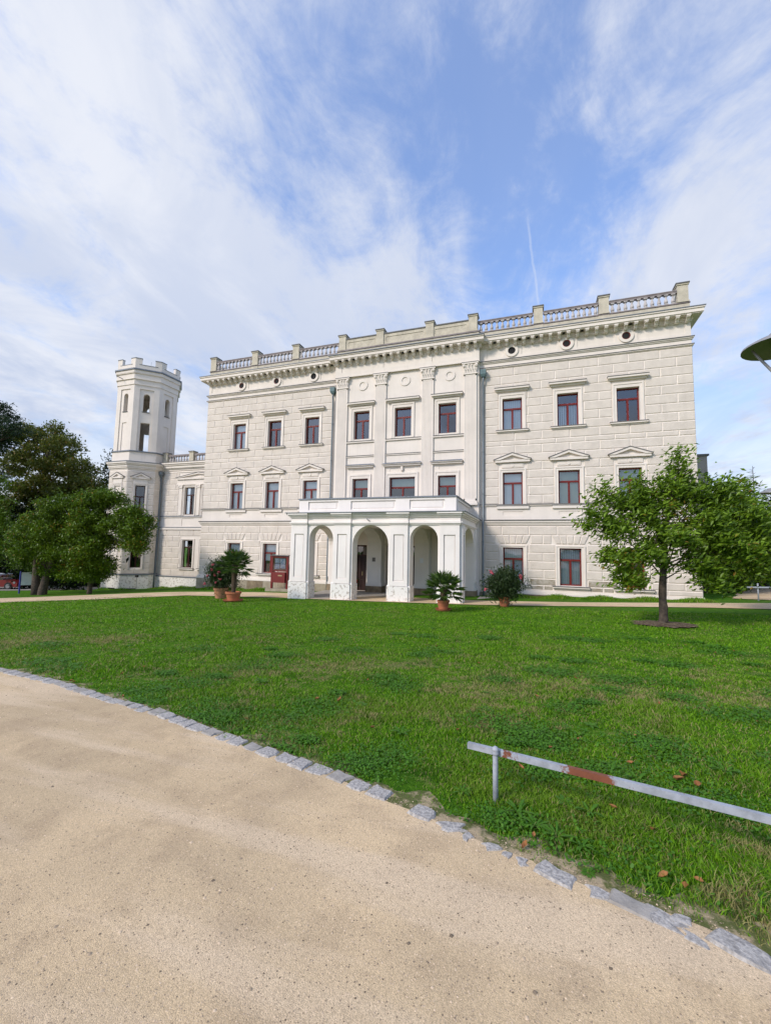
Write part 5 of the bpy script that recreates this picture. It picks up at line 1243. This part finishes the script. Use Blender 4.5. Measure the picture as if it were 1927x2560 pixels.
oleander('wide oleander shrub with pink blossom in terracotta pot right of the portico', 6.56, -6.46, .25, .40, .32, .72, .60, 7, 5600, [(-.45, .42), (.68, .38), (-.70, -.25), (-.5, .50), (.7, .30)], 'terracotta')
# flowers by the door
FP = thing('flower_tub', 'tub of red geraniums by the door inside the portico', 'flower pot', (-2.62, -1.35, -.93))
pot(FP, -2.62, -1.35, -.93, .26, .40, 'plinth_stone', False)
leaf_cloud('foliage', [(-2.7, -1.4, -.30, .35, .25, .28, 1)], 900, .10, 'leaf_oleander', FP, seed=9, aspect=.7)
mb = MB(); rr = random.Random(1)
for i in range(26): mb.lathe([(.005, -.03), (.055, 0), (.04, .03), (.005, .03)], (-2.45+rr.uniform(-.22, .22), -1.6+rr.uniform(-.1, .1), -.25+rr.uniform(-.18, .18)), 6)
mb.build('flower_head', 'flower_red', FP)

# ------------------------------------------------------------------ rail in the foreground
def rail_fence(label, p0, p1, posts, h_, th=.040, group='low metal rails along the paths', first=False):
    T_ = thing('low_rail', label, 'rail', (posts[0][0], posts[0][1], H(*posts[0])), group)
    d_ = (Vector(p1)-Vector(p0)); L = d_.length; d_.normalize(); s_ = Vector((d_.y, -d_.x, 0)).normalized(); u_ = s_.cross(d_)
    u_ = u_ if u_.z > 0 else -u_
    mb = MB(); A = Vector(p0); B_ = Vector(p1); vs = []
    for P0 in (A, B_):
        for a, b_ in ((-.5, -.5), (.5, -.5), (.5, .5), (-.5, .5)): vs.append(tuple(P0+s_*a*th*.8+u_*b_*th))
    mb.add(vs, [(0, 3, 2, 1), (4, 5, 6, 7), (0, 1, 5, 4), (1, 2, 6, 5), (2, 3, 7, 6), (3, 0, 4, 7)]); mb.build('rail', 'rail_paint', T_)
    for X_, Y_ in posts:
        b0 = H(X_, Y_); r_ = th*.46; mb = MB()
        mb.lathe([(r_, -.1), (r_, h_-.055), (r_*.8, h_-.05), (r_*1.25, h_-.042), (r_*1.35, h_-.03), (r_*1.05, h_-.022), (r_*1.3, h_-.012), (r_*1.15, h_+.002), (r_*.5, h_+.012), (.001, h_+.014)], (X_, Y_, b0), 14); mb.build('post', 'rail_paint', T_, smooth=True)
rail_fence('weathered grey metal rail with rust patches on a ball topped post, nearest the camera', (7.385, -22.16, .222), (11.4, -22.90, .24), [(7.59, -22.235), (11.2, -22.90)], .362, .041)
# a far rail at the right
rail_fence('distant pale grey rail beside the path at the right edge', (17.75, .9, .15), (24.5, 1.6, .3), [(18.2, .93), (21.2, 1.25)], .85, .07)

# ------------------------------------------------------------------ street lamps
def street_lamp(label, x_, y_, zh, z0=None, yawz=0):
    b0 = H(x_, y_); T_ = thing('street_lamp', label, 'street lamp', (x_, y_, b0), 'park street lamps with dish shades')
    mb = MB(); mb.lathe([(.11, 0), (.10, .8), (.065, .85), (.05, zh-b0-.62), (.075, zh-b0-.60), (.075, zh-b0-.50), (.04, zh-b0-.46)], (x_, y_, b0), 12); mb.build('pole', 'lamp_metal', T_, smooth=True)
    for k in range(3):
        an = yawz+2*PI*k/3; c_, s_ = math.cos(an), math.sin(an)
        mb = MB(); mb.tube([(x_+.06*c_, y_+.06*s_, zh-.62), (x_+.12*c_, y_+.12*s_, zh-.45), (x_+.30*c_, y_+.30*s_, zh-.15), (x_+.40*c_, y_+.40*s_, zh+.03)], [.025, .025, .022, .02], 8); mb.build('arm', 'lamp_metal', T_, smooth=True)
    mb = MB(); mb.lathe([(.56, 0), (.55, .035), (.40, .12), (.20, .19), (.17, .25), (.05, .28), (.01, .28)], (x_, y_, zh), 28, cap=False, k=0)
    mb.lathe([(.555, 0), (.38, .09), (.18, .15), (.01, .17)], (x_, y_, zh), 28, cap=False, k=1); mb.build('lamp_shade', ['lamp_metal', 'lamp_inner'], T_, smooth=True)
    mb = MB(); mb.lathe([(.01, .02), (.10, .03), (.13, .09), (.10, .15)], (x_, y_, zh), 14); mb.build('bulb_glass', 'lamp_glass', T_, smooth=True)
street_lamp('near dish shaded street lamp cut by the right edge against the sky', 11.9, -16.6, 5.27, yawz=2.9)
street_lamp('distant dish shaded street lamp above the trees at the right edge', 19.5, 2.2, 5.0, yawz=2.6)

# ------------------------------------------------------------------ information panel and car at the far left
x_, y_ = -27.9, -3.9; z_ = H(x_, y_)
IP = thing('information_panel', 'blue framed white information panel beside the twin trunks at left', 'information panel', (x_, y_, z_))
dxy = Vector((.42, .9)).normalized()
for t_ in (-.42, .42): mb = MB(); mb.box(x_+dxy.x*t_-.04, y_+dxy.y*t_-.04, z_-.1, x_+dxy.x*t_+.04, y_+dxy.y*t_+.04, z_+1.62); mb.build('post', 'panel_blue', IP)
mb = MB(); mb.M = frame((x_, y_, 0), (dxy.x, dxy.y), (-dxy.y, dxy.x)); mb.box(-.38, -.02, z_+.60, .38, .02, z_+1.55); mb.build('panel', 'panel_white', IP)
cx_, cy_ = -35.3, -1.4; z_ = H(cx_, cy_)+.02
CR = thing('parked_car', 'red car partly hidden behind the information panel at the far left', 'car', (cx_, cy_, z_))
mb = MB(); prof = [(-1.9, .25), (1.9, .25), (1.95, .6), (1.2, .78), (.75, .82), (-1.75, .85), (-1.95, .55)]
mb.M = frame((cx_, cy_, z_), (.94, .34), (-.34, .94)); mb.extr(prof, -.75, .75); mb.build('body', 'car_red', CR)
mb = MB(); mb.M = frame((cx_, cy_, z_), (.94, .34), (-.34, .94)); mb.extr([(-1.4, .82), (.7, .80), (.3, 1.22), (-1.1, 1.24)], -.65, .65); mb.build('cabin', 'glass', CR)
mb = MB(); mb.M = frame((cx_, cy_, z_), (.94, .34), (-.34, .94)); mb.box(-1.1, -.64, 1.22, .32, .64, 1.30); mb.build('roof', 'panel_white', CR)
for a in (-1.2, 1.2):
    for s_ in (-.78, .60):
        M_ = frame((cx_, cy_, z_), (.94, .34), (-.34, .94)); mb = MB(); mb.M = M_; mb.extr([(a+.32*math.cos(2*PI*i/16), .31+.32*math.sin(2*PI*i/16)) for i in range(16)], s_, s_+.18); wh = mb.build('wheel', 'car_black', CR)
        mb = MB(); mb.M = M_; mb.extr([(a+.18*math.cos(2*PI*i/12), .31+.18*math.sin(2*PI*i/12)) for i in range(12)], s_-.02, s_+.20); mb.build('rim', 'chrome', wh)
mb = MB(); mb.M = frame((cx_, cy_, z_), (.94, .34), (-.34, .94)); mb.extr([(1.7+.1*math.cos(2*PI*i/8), .62+.1*math.sin(2*PI*i/8)) for i in range(8)], -.78, -.74); mb.build('headlight', 'chrome', CR)

# low rubble wall at the far right
RW = thing('garden_wall', 'low rubble stone garden wall far behind at the right edge', 'wall', (27, 21, -.4)); rr = random.Random(4)
for r_ in range(3):
    X_ = 22.+.2*r_
    while X_ < 33: L = rr.uniform(.5, .9); mb = MB(); mb.box(X_, 20.8+rr.uniform(-.03, .03), -1.1+r_*.42, X_+L-.03, 21.2, -.70+r_*.42); mb.build('stone', 'rubble', RW); X_ += L

# ------------------------------------------------------------------ grass, weeds, fallen leaves, pebbles
def blades(name, n, r0, r1, az0, az1, h0, seed, hgrow=.004):
    rg = np.random.default_rng(seed); out = []
    need = n; Ps = []
    while need > 0:
        m_ = int(need*1.8)+1000; r_ = r0*(r1/r0)**rg.random(m_); az = az0+(az1-az0)*rg.random(m_)
        X = CAM.x+r_*np.sin(az); Y = CAM.y+r_*np.cos(az); cy2 = curb_y(X)
        ok = (Y > cy2+.07+.05*np.sin(X*11)+.04*np.sin(X*27)) & (Y < -6.2) & (Y < -4.2+.8*(X+8)*(X < -8))
        # thin out where it is dry / towards the kerb
        edge = np.clip((Y-cy2-.1)/.6, 0, 1); dn = .5+.5*np.sin(X*3.1+2*np.sin(Y*2.2))*np.cos(Y*3.7+1.5*np.sin(X*1.9)); ok &= rg.random(m_) < (.25+.75*edge)*(.45+.55*dn)
        ok &= ~((X-11.38)**2+(Y+10.6)**2 < .55+.35*rg.random(m_))
        Ps.append(np.stack([X[ok], Y[ok], r_[ok]], 1)); need -= ok.sum()
    P_ = np.concatenate(Ps)[:n]; X, Y, r_ = P_.T
    g_ = np.sin(X*1.7+np.sin(Y*2.3))*np.cos(Y*1.9+X*.6); g2 = np.sin(X*5.1+2*np.sin(Y*4.3))*np.cos(Y*6.1)
    h_ = h0*(.35+.9*rg.random(len(X)))*(1+.40*g_+.35*g2)*np.clip(1+.00*r_, 1, 2); wd = .0010+.00078*r_
    an = rg.random(len(X))*2*PI; ln = .25+.9*rg.random(len(X)); la = rg.random(len(X))*2*PI
    Z = hz(X, Y)-.005; B_ = np.stack([X, Y, Z], 1); W_ = np.stack([np.cos(an)*wd, np.sin(an)*wd, 0*an], 1)
    mid_ = B_+np.stack([np.cos(la)*ln*h_*.30, np.sin(la)*ln*h_*.30, h_*.6], 1); T_ = B_+np.stack([np.cos(la)*ln*h_, np.sin(la)*ln*h_, h_], 1)
    V = np.stack([B_-W_, B_+W_, mid_+W_*.7, T_, mid_-W_*.7], 1).reshape(-1, 3); i = np.arange(len(X))*5
    F = np.stack([np.stack([i, i+1, i+2], 1), np.stack([i, i+2, i+4], 1), np.stack([i+4, i+2, i+3], 1)], 1).reshape(-1, 3)
    me = tri_mesh(name, V, F, ['grass_blade']); o_ = link(name, me); o_['kind'] = 'stuff'; o_['label'] = 'short green lawn grass with dry patches'; return o_
blades('grass', 520000, 2.3, 27, R(-64), R(40), .036, 5)
rg = np.random.default_rng(21); nC = 110; az_ = rg.uniform(R(-58), R(34), nC); rr_ = 2.8*(12/2.8)**rg.random(nC); pcx = CAM.x+rr_*np.sin(az_); pcy = CAM.y+rr_*np.cos(az_)
k_ = rg.integers(0, nC, 60000); ra_ = (.08+.30*rg.random(nC))[k_]*np.sqrt(rg.random(60000))*(1+.3*rg.normal(size=60000)); a_ = rg.random(60000)*2*PI
X = pcx[k_]+ra_*np.cos(a_)*1.3; Y = pcy[k_]+ra_*np.sin(a_); ok = Y > curb_y(X)+.12; X, Y, k_ = X[ok], Y[ok], k_[ok]; n = len(X)
zc_ = hz(X, Y)+.012+.030*rg.random(n); a_ = rg.random(n)*2*PI; s_ = (.006+.006*rg.random(n))*(.8+.10*rr_[k_]); tl = rg.normal(size=(n, 2))*.35
cv = [(1, 0), (.2, .75), (-.9, .35), (-.9, -.35), (.2, -.75)]; vv = []
for (u_, v_) in cv:
    ax_ = (u_*np.cos(a_)-v_*np.sin(a_))*s_; ay_ = (u_*np.sin(a_)+v_*np.cos(a_))*s_; vv.append(np.stack([X+ax_, Y+ay_, zc_+ax_*tl[:, 0]+ay_*tl[:, 1]], 1))
V = np.stack(vv, 1).reshape(-1, 3); i = np.arange(n)*5; F = np.concatenate([np.stack([i, i+a, i+a+1], 1) for a in (1, 2, 3)])
o_ = link('clover', tri_mesh('clover', V, F, ['weed'])); o_['kind'] = 'stuff'; o_['label'] = 'low patches of clover and small broad leaves in the near lawn'
# taller unmown tufts along the wall foot
rg = np.random.default_rng(8); n = 9000; X = rg.uniform(5.6, 16, n); Y = -.18-np.abs(rg.normal(size=n))*.45; X2 = rg.uniform(-15.5, -9.2, n//3); Y2 = -.18-np.abs(rg.normal(size=n//3))*.35
X3 = rg.uniform(-27, -16, n//3); Y3 = np.where(X3 > -23.9, 3.5, 1.35)-np.abs(rg.normal(size=n//3))*.3
X, Y = np.r_[X, X2, X3], np.r_[Y, Y2, Y3]; h_ = .07+.10*rg.random(len(X))*(1+np.sin(X*3)); an = rg.random(len(X))*2*PI
B_ = np.stack([X, Y, hz(X, Y)-.01], 1); W_ = np.stack([np.cos(an), np.sin(an), 0*an], 1)*.018; T_ = B_+np.stack([np.cos(an*3)*h_*.5, np.sin(an*3)*h_*.5, h_], 1)
i = np.arange(len(X))*3; o_ = link('tall_grass', tri_mesh('tall_grass', np.stack([B_-W_, B_+W_, T_], 1).reshape(-1, 3), np.stack([i, i+1, i+2], 1), ['grass_blade'])); o_['kind'] = 'stuff'; o_['label'] = 'unmown grass along the foot of the palace wall'
# broad-leaved weeds: rosettes; one mesh per variant, each plant its own object
def rosette(seed, n, L, wd, up_):
    rr = random.Random(seed); mb = MB()
    for i in range(n):
        an = 2*PI*i/n*1.618*2+rr.uniform(-.2, .2); l_ = L*rr.uniform(.6, 1.1); c_, s_ = math.cos(an), math.sin(an); el = up_*rr.uniform(.5, 1.3); w_ = wd*rr.uniform(.8, 1.2)
        p = lambda t_, k: (c_*l_*t_-s_*w_*k, s_*l_*t_+c_*w_*k, .01+l_*el*t_*(1.25-t_*.9))
        mb.add([p(0, 0), p(.35, .8), p(.35, -.8), p(.7, 1), p(.7, -1), p(1, 0), p(.35, 0), p(.7, 0)], [(0, 1, 6), (0, 6, 2), (1, 3, 7, 6), (6, 7, 4, 2), (3, 5, 7), (7, 5, 4)])
    return mb.mesh('weed', 'weed')
ros = [rosette(i, 16+i, .13, .010, .65) for i in range(4)]+[rosette(10+i, 18, .09, .014, .4) for i in range(3)]
spots = [(7.75, -22.35, 1.3), (7.98, -22.55, 1.2), (7.86, -22.48, 1.1), (8.12, -22.60, .9), (8.13, -22.82, .8), (8.05, -22.1, 1.2), (8.25, -22.0, 1.1), (8.2, -22.2, 1.1), (7.35, -22.2, 1), (8.75, -22.2, 1.1), (8.9, -22.35, 1.1), (8.85, -22.6, 1.3), (9.05, -22.5, 1.2), (8.95, -22.75, 1.2), (8.60, -21.6, 1.2), (7.9, -20.8, 1.2), (7.3, -20.3, 1.2), (6.6, -21.3, 1.2), (5.9, -20.6, 1.4), (5.3, -21.2, 1.4), (8.4, -20.4, 1.3), (9.3, -21.2, 1.3), (4.2, -20.2, 1.5), (3.1, -20.9, 1.4), (8.42, -22.88, .55)]
rr = random.Random(12)
for _ in range(95):
    X_ = rr.uniform(-3, 13); Y_ = rr.uniform(-21.8, -12); spots.append((X_, max(Y_, float(curb_y(X_))+.35), rr.uniform(.5, 1.0)))
for i, (X_, Y_, sc) in enumerate(spots):
    sc *= .72
    o_ = bpy.data.objects.new('weed', ros[i % 7]); COL.objects.link(o_); o_.parent = lawn; o_.location = (X_, Y_, H(X_, Y_)); o_.rotation_euler[2] = rr.uniform(0, 6); o_.scale = (sc, sc, sc*rr.uniform(.7, 1.3))
def dead_leaf(seed):
    r_ = random.Random(seed); mb = MB(); L, w_ = .060, .016
    vs = [(-L/2, 0, .012), (-L/5, w_*.8, .022), (L/5, w_, .026), (L/2, 0, .020+r_.uniform(0, .02)), (L/5, -w_, .022), (-L/5, -w_*.8, .018), (-L/5, 0, .005), (L/5, 0, .006)]
    mb.add(vs, [(0, 6, 1), (1, 6, 7, 2), (2, 7, 3), (0, 5, 6), (6, 5, 4, 7), (7, 4, 3)]); return mb.mesh('fallen_leaf', 'dry_leaf')
dl = [dead_leaf(i) for i in range(4)]
ls = [(7.80, -22.74, .9), (8.50, -22.75, 1.), (8.58, -22.80, 1.), (8.66, -22.72, .8), (7.75, -21.7, .9), (7.98, -21.2, .8), (8.6, -21.3, .9), (8.35, -22.1, .9), (8.55, -22.3, .9), (8.9, -21.5, 1.5), (8.95, -21.42, 1.5), (9.0, -21.55, 1.4), (7.85, -22.62, .7), (6.3, -21.3, 1.1), (5.6, -20.6, 1.2)]
for _ in range(75): X_ = rr.uniform(1, 12); Y_ = rr.uniform(-22.3, -14); ls.append((X_, max(Y_, float(curb_y(X_))+.15), rr.uniform(.5, .95)))
for i, (X_, Y_, sc) in enumerate(ls):
    o_ = bpy.data.objects.new('fallen_leaf', dl[i % 4]); COL.objects.link(o_); o_.parent = lawn; o_.location = (X_, Y_, H(X_, Y_)+.025); o_.rotation_euler = (rr.uniform(-.3, .3), rr.uniform(-.3, .3), rr.uniform(0, 6)); o_.scale = (sc,)*3
# loose pebbles on the gravel
rg = np.random.default_rng(77); n = 110000; r_ = .9*(14/.9)**rg.random(n); az = rg.uniform(R(-62), R(30), n); X = CAM.x+r_*np.sin(az); Y = CAM.y+r_*np.cos(az)
ok = Y < curb_y(X)+.09+.05*np.sin(X*9); X, Y, r_ = X[ok], Y[ok], r_[ok]; n = len(X); s_ = (.0011+.0026*rg.random(n)**4)*(1+.15*r_)
big = rg.random(n) < .012; s_[big] *= 2.1
oc = np.array([(1, 0, 0), (0, 1, 0), (-1, 0, 0), (0, -1, 0), (0, 0, .75)], float); an = rg.random(n)*2*PI
ox = oc[None, :, 0]*np.cos(an)[:, None]-oc[None, :, 1]*np.sin(an)[:, None]; oy = oc[None, :, 0]*np.sin(an)[:, None]+oc[None, :, 1]*np.cos(an)[:, None]
st = 1+.5*rg.random((n, 5)); V = np.stack([X[:, None]+ox*s_[:, None]*st, Y[:, None]+oy*s_[:, None]*st, (hz(X, Y)+.016)[:, None]+oc[None, :, 2]*s_[:, None]*st-.0005], 2).reshape(-1, 3)
i = np.arange(n)*5; F = np.concatenate([np.stack([i+a, i+(a+1) % 4, i+4], 1) for a in range(4)])
o_ = link('pebbles', tri_mesh('pebbles', V, F, ['pebble'])); o_['kind'] = 'stuff'; o_['label'] = 'loose fine pebbles scattered over the beige gravel path'
